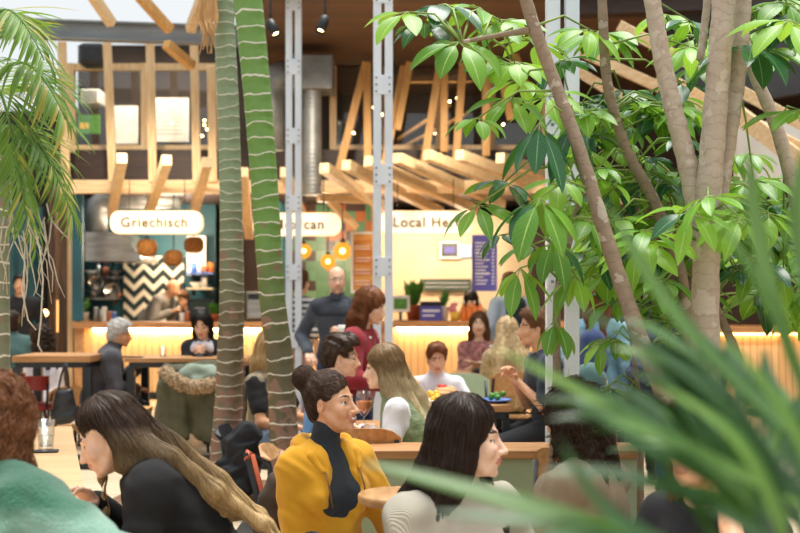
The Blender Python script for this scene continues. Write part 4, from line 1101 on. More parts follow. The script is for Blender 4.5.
o = thing('card_reader', 'small white framed display standing left of the bushy plant', 'display', (P(399, 0, 16.1).x, 16.1, Z3)); a = P(391, 0, 16.1).x; b = P(410, 0, 16.1).x
m = MB(); m.box2((a, 16.1, Z3+.12), (b, 16.2, Z3+.34), .01); m.build('case', MATS['white_paint'], o); m = MB(); m.box2((a+.04, 16.09, Z3+.16), (b-.04, 16.101, Z3+.3)); m.build('screen', MATS['green_leafy'], o); m = MB(); m.box2(((a+b)/2-.02, 16.12, Z3), ((a+b)/2+.02, 16.18, Z3+.13)); m.box2(((a+b)/2-.09, 16.08, Z3), ((a+b)/2+.09, 16.22, Z3+.012)); m.build('stand', MATS['black_plastic'], o)
o = thing('flower_pot', 'small yellow flower pot next to the orange bottles', 'plant', (P(455, 0, 16.2).x, 16.2, Z3)); m = MB(); m.lathe([(.05, 0), (.07, .12), (.06, .12), (.001, .11)], o.location, 14); m.build('pot', MATS['yellow'], o)
m = MB(); [m.sphere(Vector(o.location)+Vector((random.uniform(-.06, .06), random.uniform(-.05, .05), .14+random.uniform(0, .08))), .03, 6) for _ in range(9)]; m.build('blooms', MATS['pink'], o)
# kitchen shelves, pans, crockery
def shelf(label, x0, x1, y, D, items, mt='stainless', group='kitchen shelves', depth=.35):
    p, q = P(x0, y, D), P(x1, y, D); o = thing('wall_shelf', label, 'shelf', ((p.x+q.x)/2, D, p.z-.02), 0, group)
    m = MB(); m.box2((p.x, D-depth, p.z-.025), (q.x, D+.02, p.z)); m.build('shelf_board', MATS[mt], o)
    for x in (p.x+.08, q.x-.08): b = MB(); b.box2((x-.01, D-.3, p.z-.12), (x+.01, D, p.z-.02)); b.build('bracket', MATS['black_steel'], o)
    for i, (px, kind, mt2, h) in enumerate(items):
        bx = P(px, 0, D-.15).x
        if kind == 'bowl':
            k = MB(); k.lathe([(.04, 0), (.10, h), (.095, h), (.03, .02), (.001, .02)], (bx, D-.15, p.z), 14); ob = k.build('mixing_bowl', MATS[mt2]); tag(ob, f'{MATW[mt2]} bowl on the {label}', 'bowl', 'crockery on the kitchen shelves')
        else:
            k = MB(); k.lathe([(.05, 0), (.05, h), (.045, h), (.04, h+.02), (.001, h+.02)], (bx, D-.15, p.z), 12); ob = k.build('storage_jar', MATS[mt2]); tag(ob, f'{MATW[mt2]} storage jar on the {label}', 'jar', 'crockery on the kitchen shelves')
MATW = {'stainless': 'steel', 'ceramic': 'white', 'terracotta': 'brown', 'blue_plastic': 'blue', 'orange_sauce': 'orange', 'black_plastic': 'black', 'yellow': 'yellow', 'paper': 'cream'}
shelf('upper steel shelf under the hood', 86, 122, 277, 19.2, ((92, 'bowl', 'ceramic', .1), (99, 'jar', 'stainless', .16), (106, 'jar', 'terracotta', .14), (115, 'bowl', 'stainless', .1)))
shelf('lower steel shelf under the hood', 86, 122, 298, 19.2, ((93, 'bowl', 'stainless', .12), (108, 'jar', 'ceramic', .2), (117, 'bowl', 'terracotta', .09)))
shelf('blue shelf beside the left palm', 190, 216, 273, 19.1, ((194, 'jar', 'blue_plastic', .14), (200, 'jar', 'ceramic', .18), (206, 'bowl', 'terracotta', .1), (211, 'jar', 'orange_sauce', .14)), 'blue_plastic')
shelf('cream shelf behind the bending cook', 190, 216, 288, 19.1, ((196, 'bowl', 'ceramic', .09), (204, 'jar', 'paper', .16)), 'cream')
for i, (px, py, r_) in enumerate(((104, 288, .16), (112, 292, .12), (96, 284, .11))):
    c = P(px, py, 18.0); o = thing('frying_pan', ('largest dark pan hanging under the hood', 'smaller pan hanging right of the largest one', 'small pan hanging left under the hood')[i], 'pan', c, 0, 'pans hanging under the hood')
    m = MB(); m.lathe([(.001, 0), (r_*.8, 0), (r_, .06), (r_*.96, .06), (r_*.76, .012), (.001, .012)], c, 18, axis=(.2, -1, .3)); m.build('pan_bowl', MATS['stainless' if i else 'black_plastic'], o)
    m = MB(); m.tube([c+Vector((r_*.5, 0, r_*.6)), c+Vector((r_*.9, .02, r_+.25))], .014, 6); m.build('handle', MATS['black_plastic'], o)
k = MB(); p, q = P(187, 275, 19.2), P(206, 236, 19.2); k.box2((p.x, 19.18, p.z), (q.x, 19.24, q.z)); tag(k.build('wall_sheet', MATS['paper']), 'large cream sheet on the wall right of the chevron tiles', 'poster')
board('chalkboard', 'dark chalkboard standing on the counter right of the cook', 'board', 190, 212, 301, 321, 16.5, 'chalk_green', frame='black_plastic', rows=[(308, .2, .7, .6), (312, .3, .8, .6)])
for i, px in enumerate((276, 283, 316)):
    o = thing('food_tray', ('food tray at the left on the middle counter', 'second food tray on the middle counter', 'food tray left of the bald man on the middle counter')[i], 'tray', (P(px, 0, 16.3).x, 16.3, Z2), 0, 'food trays on the middle counter'); x = o.location.x
    m = MB(); m.box2((x-.1, 16.18, Z2), (x+.1, 16.42, Z2+.06), .015); m.build('tray', MATS['stainless'], o); m = MB(); rr = random.Random(i)
    [m.sphere((x+rr.uniform(-.07, .07), 16.3+rr.uniform(-.08, .08), Z2+.065), .028, 6) for _ in range(16)]; m.build('food', MATS[('orange_sauce', 'green_leafy', 'yellow')[i]], o)
o = thing('coffee_machine', 'grey machine on the middle counter between the two palms', 'machine', (P(258, 0, 16.4).x, 16.4, Z1)); x = o.location.x
m = MB(); m.box2((x-.16, 16.3, Z1+.02), (x+.16, 16.75, Z1+.42), .03); m.build('case', MATS['stainless'], o); m = MB(); m.box2((x-.12, 16.28, Z1+.3), (x+.12, 16.302, Z1+.38)); m.build('panel', MATS['black_plastic'], o)
m = MB(); [m.box2((x+s*.13-.02, 16.35, Z1), (x+s*.13+.02, 16.7, Z1+.03)) for s in (-1, 1)]; m.build('foot', MATS['black_plastic'], o)
# far left niche: brown posts, lit edge
for i, (x0, x1, mt, D) in enumerate(((50, 57, 'brown_post', 17.0), (60, 69, 'brown_post', 16.6), (69, 74.5, 'pine_v', 16.2))):
    p, q = P(x0, 0, D), P(x1, 0, D); k = MB(); k.box2((p.x, D-.08, .12), (q.x, D+.08, P(0, 186, D).z), .006)
    tag(k.build('timber_post', MATS[mt]), ('dark brown post at the doorway of the dim niche', 'brown post between the niche and the teal wall', 'slim pale post at the edge of the teal wall')[i], 'post', 'posts by the dim niche')
k = MB(); p = P(58.5, 0, 16.9); k.box2((p.x-.012, 16.85, 1.0), (p.x+.012, 16.9, 1.45)); tag(k.build('light_tube', mat('tube_glow', 'ffcf8a', .5, emit=1.1, ecol='ffb866')), 'thin warm light tube between the brown posts', 'light')
o = thing('wall_lamp', 'small warm lamp in the dim niche at the left edge', 'lamp', P(45, 313, 17)); m = MB(); m.sphere(P(45, 313, 17), .05, 10); m.build('globe', MATS['led_dim'], o); m = MB(); m.tube([P(45, 317, 17), P(45, 330, 17)], .02, 6); m.box2(P(43, 331, 17.05), P(47, 329, 16.95)); m.build('holder', MATS['black_plastic'], o)
# ------------------------------------------------------------------ furniture
def table(label, corners, zt, th=.04, m='oak', legs=(), legw=.06, legm='black_steel', apron=True, group=None, fl=0., name='table', lt=None):
    """corners: four world (x, y) around the top"""
    cx = sum(c[0] for c in corners)/4; cy = sum(c[1] for c in corners)/4
    o = thing(name, label, 'table', (cx, cy, fl), 0, group)
    t = MB(); vs = [Vector((x, y, zt-th)) for x, y in corners]+[Vector((x, y, zt)) for x, y in corners]
    t.add(vs, [(3, 2, 1, 0), (4, 5, 6, 7)]+[(i, (i+1) % 4, (i+1) % 4+4, i+4) for i in range(4)]); t.build('tabletop', MATS[m], o)
    ins = [Vector((cx+(x-cx)*.9, cy+(y-cy)*.86, 0)) for x, y in corners]
    if apron:
        a = MB()
        for i in range(4):
            p, q = ins[i], ins[(i+1) % 4]; a.beam((p.x, p.y, zt-th-.025), (q.x, q.y, zt-th-.025), .04, .05)
        a.build('frame', MATS[legm], o)
    for p in ins:
        l = MB(); l.box2((p.x-legw/2, p.y-legw/2, fl), (p.x+legw/2, p.y+legw/2, zt-th-(.0 if not apron else .045))); l.build('leg', MATS[legm], o)
    return o
def rect(x0, x1, y0, y1): return [(x0, y0), (x1, y0), (x1, y1), (x0, y1)]
def round_table(label, c, r, zt, m='oak', fl=0., th=.035):
    o = thing('round_table', label, 'table', (c[0], c[1], fl))
    t = MB(); t.lathe([(r-.008, zt-th), (r, zt-th+.008), (r, zt-.006), (r-.006, zt), (.001, zt)], (c[0], c[1], 0), 48); t.lathe([(.001, zt-th), (r-.008, zt-th)], (c[0], c[1], 0), 48); t.build('tabletop', MATS[m], o)
    t = MB(); t.lathe([(.03, fl+.03), (.03, zt-th-.02), (.12, zt-th), ], (c[0], c[1], 0), 16); t.build('column', MATS['black_steel'], o)
    t = MB(); t.lathe([(.24, fl), (.25, fl+.012), (.06, fl+.03), (.03, fl+.04)], (c[0], c[1], 0), 24); t.build('foot', MATS['black_steel'], o)
    return o
def chair(label, loc, rz, zs=.45, m='oak', fl=0., legm='black_steel', group=None, w_=.42, back=.40, name='dining_chair', backm=None, low=.18):
    """faces -Y in its own frame, like the people"""
    o = thing(name, label, 'chair', (loc[0], loc[1], fl), rz, group); h = zs-fl
    s = MB(); s.box((0, 0, h-.015), (w_, .42, .03), None, .012); s.build('seat', MATS[m], o, local=True)
    b = MB(); n = 9; pts = []
    for lev in (h+low, h+back):
        for i in range(n):
            a = -.5+i/(n-1); pts.append((a*w_, .21+.05*(1-4*a*a)+(.05 if lev > h+low else 0), lev-.05*(abs(a)*2)**4*(1 if lev > h+low else -.6)))
    vs = pts+[(x, y+.014, z) for x, y, z in pts]; fs = []
    for i in range(n-1):
        fs += [(i, i+1, n+i+1, n+i), (2*n+i+1, 2*n+i, 3*n+i, 3*n+i+1), (n+i, n+i+1, 3*n+i+1, 3*n+i), (i+1, i, 2*n+i, 2*n+i+1)]
    fs += [(0, n, 3*n, 2*n), (n-1, 3*n-1, 4*n-1, 2*n-1)]
    b.add(vs, fs, 0, None, False); b.build('backrest', MATS[backm or m], o, local=True)
    for sx in (-1, 1):
        l = MB(); l.tube([(sx*w_*.5, -.20, 0), (sx*w_*.42, -.17, h-.03)], .013, 8); l.build('leg', MATS[legm], o, local=True)
        l = MB(); l.tube([(sx*w_*.5, .26, 0), (sx*w_*.44, .20, h-.03), (sx*w_*.44, .225, h+low), (sx*w_*.43, .275, h+back-.06)], .013, 8); l.build('leg', MATS[legm], o, local=True)
    return o
def X(px, D): return (px-400)/FP*D
def seat_for(p, label, m='oak', fl=0., **kw):
    r, yaw, zs = SEAT[p.name]
    f = Rz(math.degrees(yaw)) @ Vector((0, .02, 0))
    return chair(label, (r.x+f.x, r.y+f.y), yaw, zs, m, fl, **kw)
def stool_for(p, label, m='oak', fl=0., size=(.4, .36), legm='black_steel'):
    r, yaw, zs = SEAT[p.name]; o = thing('stool', label, 'stool', (r.x, r.y, fl), yaw); h = zs-fl
    s = MB(); s.box((0, .02, h-.025), (size[0], size[1], .05), None, .01); s.build('seat', MATS[m], o, local=True)
    for sx in (-1, 1):
        for sy in (-1, 1):
            l = MB(); l.box2((sx*size[0]*.42-.015, .02+sy*size[1]*.42-.015, 0), (sx*size[0]*.42+.015, .02+sy*size[1]*.42+.015, h-.05)); l.build('leg', MATS[legm], o, local=True)
    return o

FLP = .12
# front left plank table, turned slightly
table('long pale plank table in front of the person in the green sweater', [(-1.53, 3.42), (-.905, 3.55), (-1.82, 6.65), (-2.5, 6.5)], .75, .04, 'table_planks', legw=.07)
tb = table('high wooden table with black steel legs at the left edge', rect(X(12, 10.6), X(90, 10.6), 10.6, 11.3), HC-56/FP*10.6, .055, 'oak_x', fl=FLP, legw=.075)
table('high wooden table between the old man and the woman with the phone', rect(X(124, 10.9), X(246, 10.9), 10.9, 11.6), HC-58.5/FP*10.9, .035, 'oak_x', fl=FLP, legw=.07)
table('wooden table where the boy in white sits', rect(X(405, 8.2), X(508, 8.2), 7.9, 8.55), HC-102/FP*8.2, .04, 'oak_x', legw=.05)
table('small wooden table with the orange drink', rect(X(318, 6.9), X(392, 6.9), 6.75, 7.35), HC-130/FP*6.8, .03, 'oak_x', legw=.045)
table('wooden table with the dark bottle before the woman in the floral blouse', rect(X(455, 11.8), X(512, 11.8), 11.5, 12.1), .74, .035, 'oak_x', legw=.05)
table('wooden table among the leaves beyond the curly-haired woman', rect(X(585, 7.3), X(640, 7.3), 7.2, 7.9), .76, .04, 'oak_x', legw=.05)
round_table('round wooden table beside the woman in the yellow jacket', (X(404, 4.35), 4.42), .17, HC-196/FP*4.35)
o = thing('planter_bench', 'pale green low divider with a wooden top behind the yellow jacket', 'bench', (X(470, 5.7), 5.75, 0))
m = MB(); m.box2((X(352, 5.7), 5.62, .745-.04), (X(640, 5.7), 5.95, .745), .006); m.build('top_board', MATS['oak_x'], o)
m = MB(); m.box2((X(356, 5.7), 5.65, 0), (X(636, 5.7), 5.93, .705)); m.build('side_panel', mat('pale_green_paint', 'a9b795', .6, var='9fae8b', vscale=(3, 3, 3)), o)
# bar stools with red upholstery
def red_stool(label, px, D, rz, zs):
    o = thing('bar_stool', label, 'stool', (X(px, D), D, FLP), rz); h = zs-FLP
    s = MB(); s.lathe([(.15, h-.05), (.165, h-.03), (.165, h-.01), (.14, h+.012), (.001, h+.015)], (0, 0, 0), 24); s.build('seat', MATS['red_leather'], o, local=True)
    b = MB(); n = 10
    vs = [(.17*math.sin(-1.1+2.2*i/(n-1)), .06+.14*math.cos(-1.1+2.2*i/(n-1))+th, z) for th in (0, .03) for z in (h+.14, h+.27) for i in range(n)]
    fs = []
    for i in range(n-1): fs += [(i, i+1, n+i+1, n+i), (2*n+i+1, 2*n+i, 3*n+i, 3*n+i+1), (n+i, n+i+1, 3*n+i+1, 3*n+i), (i+1, i, 2*n+i, 2*n+i+1)]
    fs += [(0, n, 3*n, 2*n), (n-1, 3*n-1, 4*n-1, 2*n-1)]
    b.add(vs, fs); b.build('backrest', MATS['red_leather'], o, local=True)
    for sx in (-1, 1):
        l = MB(); l.tube([(sx*.12, .10, h-.04), (sx*.15, .17, h+.2)], .012, 8); l.build('back_strut', MATS['black_steel'], o, local=True)
        for sy in (-1, 1):
            l = MB(); l.tube([(sx*.1, sy*.1, h-.05), (sx*.16, sy*.16, 0)], .013, 8); l.build('leg', MATS['black_steel'], o, local=True)
    return o
red_stool('red upholstered stool under the high table at the left edge', 37, 10.5+.55, R(180), HC-104/FP*11.05)
red_stool('second red stool further left, behind the first', 14, 11.5, R(180), HC-100/FP*11.5)

# ------------------------------------------------------------------ small things on the tables
def tumbler(label, c, r, h, fill=None, fm='drink_glass', group=None):
    o = thing('drinking_glass', label, 'glass', c, 0, group)
    m = MB(); m.lathe([(r*.8, 0), (r, h), (r*.94, h), (r*.75, .012), (.001, .012)], c, 20); m.build('tumbler', MATS['drink_glass'], o)
    if fill:
        f = MB(); f.lathe([(.001, .014), (r*.74, .014), (r*.74+(r*.19)*fill, h*fill), (.001, h*fill)], c, 18); f.build('drink', MATS[fm], o)
    return o
c = P(46, 440, 5.55); c.z = .75
tumbler('clear glass of water on the plank table at the left', c+Vector((0, 0, .012)), .042, .135, .45)
k = MB(); k.box((c.x+.005, c.y-.03, .755), (.12, .08, .008), Rz(12).to_3x3() if hasattr(Rz(12), 'to_3x3') else Rz(12), .004); tag(k.build('phone', MATS['black_plastic']), 'dark phone lying under the water glass on the plank table', 'phone')
def wine_glass(label, c, s=1., fill=True):
    o = thing('wine_glass', label, 'glass', c)
    prof = [(.034, 0), (.034, .004), (.006, .01), (.005, .07), (.02, .085), (.045, .12), (.05, .16), (.042, .215), (.040, .215), (.047, .16), (.042, .122), (.001, .088)]
    m = MB(); m.lathe([(a*s, b*s) for a, b in prof], c, 22); m.build('glass_body', MATS['drink_glass'], o)
    m = MB(); m.lathe([(.001, .09*s), (.040*s, .123*s), (.0455*s, .16*s), (.001, .16*s)], c, 20); m.build('drink', MATS['spritz'], o)
    m = MB(); m.tube([Vector(c)+Vector((.0, 0, .1*s)), Vector(c)+Vector((.02, 0, .25*s))], .0035, 6); m.build('straw', MATS['black_plastic'], o)
zt = HC-130/FP*6.8
wine_glass('stemmed glass of orange spritz in front of the blonde woman', Vector((X(364, 6.85), 6.85, zt)), 1.0)
o = thing('plate', 'white plate with leftovers behind the yellow-jacket woman', 'plate', (X(337, 6.95), 6.95, zt)); m = MB(); m.lathe([(.06, 0), (.11, .015), (.108, .02), (.06, .006), (.001, .006)], o.location, 24); m.build('dish', MATS['ceramic'], o); m = MB(); [m.sphere(Vector(o.location)+Vector((random.uniform(-.04, .04), random.uniform(-.04, .04), .02)), .018, 6) for _ in range(8)]; m.build('food', MATS['terracotta'], o)
zb = HC-102/FP*8.2
def dish(label, px, D, zt, r, food, cat='plate', dm='ceramic', n=14):
    o = thing('plate' if cat == 'plate' else 'food_basket', label, cat, (X(px, D), D, zt)); m = MB()
    m.lathe([(r*.6, 0), (r, .02 if cat == 'plate' else .05), (r*.96, .025 if cat == 'plate' else .055), (r*.6, .008), (.001, .008)], o.location, 22); m.build('dish', MATS[dm], o)
    m = MB(); rr = random.Random(px); [m.sphere(Vector(o.location)+Vector((rr.uniform(-r*.6, r*.6), rr.uniform(-r*.6, r*.6), .025+rr.uniform(0, .04))), .022, 6) for _ in range(n)]; m.build('food', MATS[food], o)
dish('plate of golden chips in front of the boy in white', 428, 8.12, zb, .11, 'yellow')
dish('blue dish on the right end of the boy\'s table', 494, 8.15, zb, .12, 'green_leafy', dm='blue_plastic', n=5)
dish('dark plate on the far table before the floral blouse', 484, 11.7, .74, .14, 'black_plastic', dm='black_plastic', n=4)
k = MB(); c = P(444, 390, 8.25); c.z = zb
o = thing('bread_roll', 'torn tan paper bag of food beside the chips', 'food', c); m = MB(); S_ = SDF(); S_.e((0, 0, .045), (.085, .07, .05)).e((.05, .02, .05), (.05, .05, .05)); link_mesh('paper_bag', S_.mesh('b', .008, nz3(2, 70, .006)), mat('kraft', 'd0a878', .85, var='b98c58', vscale=(14, 14, 14)), o, local=True)
k = MB(); p = P(442, 387, 8.33); p.z = zb; k.lathe([(.028, 0), (.033, .11), (.028, .11), (.001, .1)], p, 16); o = k.build('drinks_can', MATS['red_plastic']); tag(o, 'small red cup on the boy\'s table', 'cup')
o = bottle('wine_bottle', 'dark bottle on the far table in front of the blonde seen from behind', 'bottle', 491, 11.75, .74, .27, .038, 'black_plastic')
for i, px in enumerate((499, 503.5)):
    tumbler(('glass left of two beside the dark bottle', 'glass right of two beside the dark bottle')[i], Vector((X(px, 11.7), 11.7, .74)), .036, .12, .3, 'screen', 'two glasses by the dark bottle')
z_ = HC-58.5/FP*10.9
tumbler('small glass on the high table left of the woman with the phone', Vector((X(163, 11.1), 11.1, z_)), .034, .1, .3)
k = MB(); k.box((X(130, 11), 11.1, z_+.006), (.2, .12, .012), None, .004); tag(k.build('notebook', MATS['black_plastic']), 'dark folded paper under the old man\'s hand', 'notebook')
# hanging olive parka over a chair back, dark bags
o = thing('parka', 'olive green parka with a fur-trimmed hood draped over a chair back', 'coat', (X(188, 10.5), 10.5, FLP+.35))
S_ = SDF(); Dk = 10.5
def pk(px, py, d=0.): return P(px, py, Dk+d)
for a, b, ra, rb in (((176, 384, 0), (170, 432, 0), .13, .13), ((200, 384, 0), (206, 428, .02), .15, .12), ((166, 386, -.06), (160, 428, -.08), .07, .075), ((183, 380, -.05), (180, 430, -.06), .08, .075), ((212, 380, -.04), (213, 440, -.05), .085, .08), ((170, 374, 0), (214, 372, 0), .09, .09)):
    S_.rc(pk(*a), pk(*b), ra, rb, .04)
S_.cut(pk(190, 441), (0, 0, 1), .01)
link_mesh('coat_body', S_.mesh('c', .012, lambda X_, Y_, Z_: nz3(11, 16, .014)(X_, Y_, Z_)+nz3(12, 44, .006)(X_, Y_, Z_)), mat('olive', '5c5b45', .85, var='474632', vscale=(5, 5, 5)), o)
S_ = SDF(); pts = [(166, 372, -.16), (172, 378, -.2), (182, 384, -.22), (194, 387, -.22), (206, 386, -.2), (216, 382, -.14)]
for i in range(5): S_.rc(pk(*pts[i]), pk(*pts[i+1]), .055, .055, .03)
link_mesh('fur_trim', S_.mesh('f', .010, lambda X_, Y_, Z_: nz3(4, 150, .010)(X_, Y_, Z_)+nz3(5, 80, .008)(X_, Y_, Z_)), mat('fur', 'b39a78', .95, var='6f5a42', vscale=(60, 60, 60)), o)
S_ = SDF(); S_.rc(pk(186, 374, -.1), pk(210, 371, -.1), .07, .07, .04).rc(pk(196, 380, -.16), pk(212, 376, -.14), .04, .05, .03)
link_mesh('hood_lining', S_.mesh('h', .012, nz3(8, 24, .012)), mat('sage', '8f9c8c', .85, var='7a8878', vscale=(6, 6, 6)), o)
chair('dark chair carrying the olive parka', (X(190, 10.75), 10.72), R(180), FLP+.5, 'black_steel', FLP, back=.22, low=.10)
def bag(label, pts, m, handles, name='shoulder_bag', res=.012, amp=.008):
    S_ = SDF()
    for a, b, ra, rb in pts: S_.rc(P(*a), P(*b), ra, rb, .05)
    c0 = P(*pts[0][0]); o = thing(name, label, 'bag', (c0.x, c0.y, min(P(*q[1]).z-q[3] for q in pts)))
    link_mesh('bag_body', S_.mesh('b', res, lambda X_, Y_, Z_: nz3(6, 22, amp*.6)(X_, Y_, Z_)+nz3(9, 48, amp*.45)(X_, Y_, Z_)), MATS[m], o)
    for h in handles:
        k = MB(); k.tube([P(*q) for q in h], .010, 6); k.build('strap', MATS[m], o)
    return o
bag('black handbag hanging beside the red stool', [((60, 394, 10.45), (57, 418, 10.45), .04, .05), ((69, 392, 10.45), (72, 414, 10.45), .04, .05), ((57, 418, 10.45), (72, 414, 10.45), .05, .05), ((64, 400, 10.45), (64, 416, 10.45), .06, .07)], 'black_plastic', [[(58, 392, 10.45), (61, 376, 10.45), (66, 362, 10.45)], [(69, 392, 10.45), (68, 376, 10.45), (66, 362, 10.45)]])
mat('black_cloth', '202127', .85, var='18191e', vscale=(8, 8, 8)); mat('brown_cloth', '4a3a2c', .85, var='3b2d22', vscale=(8, 8, 8))
bag('black coat bundled beside the woman between the palms', [((246, 436, 8.1), (238, 480, 8.1), .09, .12), ((236, 445, 8.1), (228, 478, 8.1), .07, .10), ((243, 470, 8.1), (242, 500, 8.1), .08, .06)], 'black_cloth', [], 'black_coat', .010, .026)
bag('brown backpack hanging behind the woman in the yellow jacket', [((278, 484, 4.95), (276, 540, 4.95), .055, .085), ((272, 500, 4.95), (270, 545, 4.95), .05, .07)], 'brown_cloth', [[(285, 478, 4.9), (289, 470, 4.88), (292, 466, 4.86)]], 'backpack')
# copper-edged folding chair left of the yellow jacket
o = thing('folding_chair', 'dark chair with a copper-red edge left of the yellow jacket', 'chair', (X(262, 5.3), 5.3, 0))
m = MB(); m.beam(P(249, 455, 5.35), P(272, 545, 5.25), .02, .16, (0, 1, 0)); m.build('backrest', MATS['black_steel'], o)
mat('copper', 'c4623f', .35, metal=.2, var='b2553a', vscale=(9, 9, 9))
m = MB(); m.tube([P(247, 460, 5.27), P(248, 452, 5.3), P(252, 455, 5.3), P(275, 545, 5.18)], .014, 8); m.build('edge_trim', MATS['copper'], o)
z5 = .46
m = MB(); a = P(282, 0, 5.2); m.box2((a.x-.2, 5.05, z5-.03), (a.x+.2, 5.45, z5), .01); m.build('seat', MATS['black_steel'], o)
for dx, dy in ((-.18, 5.08), (.18, 5.08), (-.18, 5.42), (.18, 5.42)):
    m = MB(); m.tube([(a.x+dx, dy, z5-.02), (a.x+dx*1.1, dy, 0)], .012, 8); m.build('leg', MATS['black_steel'], o)
# ------------------------------------------------------------------ who is where
hair_mat('h_black', '17130f', '2a221c'); hair_mat('h_dark', '2b1d14', '46301f'); hair_mat('h_brown', '5a3a22', '7d5433'); hair_mat('h_auburn', '6a3a20', '8f5a34')
hair_mat('h_blond', 'b08a58', 'd8bb8a'); hair_mat('h_grey', 'd6d2cc', 'aeaaa4', True); hair_mat('h_curly', '2a1d15', '49331f', True); hair_mat('h_bun', '33231a', '5c4230', True)
hair_mat('h_light', 'c8a878', 'e6cfa6'); hair_mat('h_red', '5f3820', '8c5a34', True); hair_mat('h_ginger', 'b8643a', 'd0804a', True)
# dyed lengths: dark at the crown, fair towards the ends (heights are in the person's own frame)
hair_mat('h_ombre', '2c1e16', '4a3628', z=(1.05, .80, 'a58457', 'cdb080')); hair_mat('h_ombre2', '6a5238', '94764e', z=(1.10, .85, 'd2b98c', 'ead8b2'))
hair_mat('h_sleek', '20150f', '3a271c')
mat('brow_fair', 'a5825c', .8)
def cloth(n, c, v=None, vs=(6, 6, 6), b=.25, bs=(260, 260, 260), sheen=.15): return mat(n, c, .88, var=v or c, vscale=vs, bump=b, bscale=bs, sheen=sheen)
def m_wool_bands():
    m = bpy.data.materials.new('green_wool'); w_ = NT(m); co = w_.coords(); xyz = w_.sep(co)
    nz_ = w_.noise(co, 14, 3); u = w_.math('ADD', xyz[2], w_.math('MULTIPLY', nz_, .05))
    rp = w_.n('ShaderNodeValToRGB'); els = [(0, '1f6a4c'), (.40, '1c5f44'), (.55, '86b09c'), (.65, '8fb8a4'), (.72, '226b4c'), (1, '165439')]
    while len(rp.color_ramp.elements) < len(els): rp.color_ramp.elements.new(.5)
    for i, (p, c) in enumerate(els): rp.color_ramp.elements[i].position = p; rp.color_ramp.elements[i].color = lin(c)+(1,)
    w_.l(w_.math('DIVIDE', w_.math('SUBTRACT', u, .635), .50, True), rp.inputs[0])
    f = w_.noise(co, 160, 4); w_.l(w_.mix(w_.math('MULTIPLY', f, .55), rp.outputs[0], lin('16503a')), w_.b.inputs['Base Color'])
    w_.b.inputs['Roughness'].default_value = .95; w_.b.inputs['Sheen Weight'].default_value = .4
    bp = w_.n('ShaderNodeBump'); bp.inputs['Strength'].default_value = .9; bp.inputs['Distance'].default_value = .01; w_.l(f, bp.inputs['Height']); w_.l(bp.outputs[0], w_.b.inputs['Normal'])
    MATS['green_wool'] = m
m_wool_bands()
def m_ribbed():
    m = bpy.data.materials.new('ribbed_knit'); w_ = NT(m); co = w_.coords(); xyz = w_.sep(co)
    s = w_.math('SINE', w_.math('MULTIPLY', w_.math('ADD', xyz[0], w_.math('MULTIPLY', xyz[1], .6)), 1500))
    w_.l(w_.mix(w_.math('MULTIPLY_ADD', s, .5), lin('b9b2a2'), lin('a29a89')), w_.b.inputs['Base Color']); w_.b.inputs['Roughness'].default_value = .9
    bp = w_.n('ShaderNodeBump'); bp.inputs['Strength'].default_value = .5; bp.inputs['Distance'].default_value = .004; w_.l(s, bp.inputs['Height']); w_.l(bp.outputs[0], w_.b.inputs['Normal'])
    MATS['ribbed_knit'] = m
m_ribbed()
def m_stripes():
    m = bpy.data.materials.new('striped_jersey'); w_ = NT(m); z = w_.sep(w_.coords())[2]
    w_.l(w_.mix(w_.math('GREATER_THAN', w_.math('FRACT', w_.math('MULTIPLY', z, 16)), .55), lin('ece8e2'), lin('4a4a52')), w_.b.inputs['Base Color']); w_.b.inputs['Roughness'].default_value = .9
    MATS['striped_jersey'] = m
m_stripes()
cloth('black_knit', '121113', '19181a', b=.6, bs=(500, 500, 500), sheen=0); cloth('mustard', 'eaaa22', 'd99a18', (5, 5, 5)); cloth('charcoal_jersey', '2a3138', '242a31', (9, 9, 9)); cloth('light_jeans', '9fb4cc', '8aa0ba', (14, 14, 14)); cloth('denim', '2f4470', '253860', (14, 14, 14))
cloth('beige_cotton', 'a89478', '97836a', (5, 5, 5)); cloth('black_cotton', '151517', '1d1d20', sheen=0); cloth('navy', '1f2b3a', '263445', (5, 5, 5)); cloth('sage_vest', '828f68', '727f5a', (18, 18, 18), .8, (35, 35, 35)); cloth('white_cotton', 'eceaf0', 'dcdae4', (5, 5, 5))
cloth('blue_hoodie', '5f8fc4', '4f7eb4', (5, 5, 5)); cloth('red_wool', '9c1f2c', '851824', (9, 9, 9)); cloth('grey_navy', '4a505c', '3d434f', (5, 5, 5)); cloth('floral', 'c98a80', '7f4a4a', (22, 22, 22)); cloth('oat', 'c9b48a', '9a8358', (18, 18, 18))
cloth('patterned', '9b8d72', '5f5646', (22, 22, 22)); cloth('slate_wool', '4c4a50', '3d3b42', (6, 6, 6)); cloth('cook_grey', '9a948a', '88827a', (5, 5, 5)); cloth('pale_blue', 'a9b6c6', '97a5b6', (5, 5, 5)); cloth('teal_coat', '4d6f6c', '3f605d', (5, 5, 5)); cloth('pale_denim', '8fb6c6', '5f8ea4', (10, 10, 10)); cloth('puffer', '2b3350', '20273f', (6, 6, 6)); cloth('dark_teal', '1c3038', '152730', (6, 6, 6)); cloth('pink_cotton', 'd9a79a', 'c8958a')
cloth('dark_trousers', '22242a', '1b1d22'); cloth('grey_trousers', '5a5c62', '4e5056')
M_ = MATS
T = dict(name='trousers', m=M_['dark_trousers'])

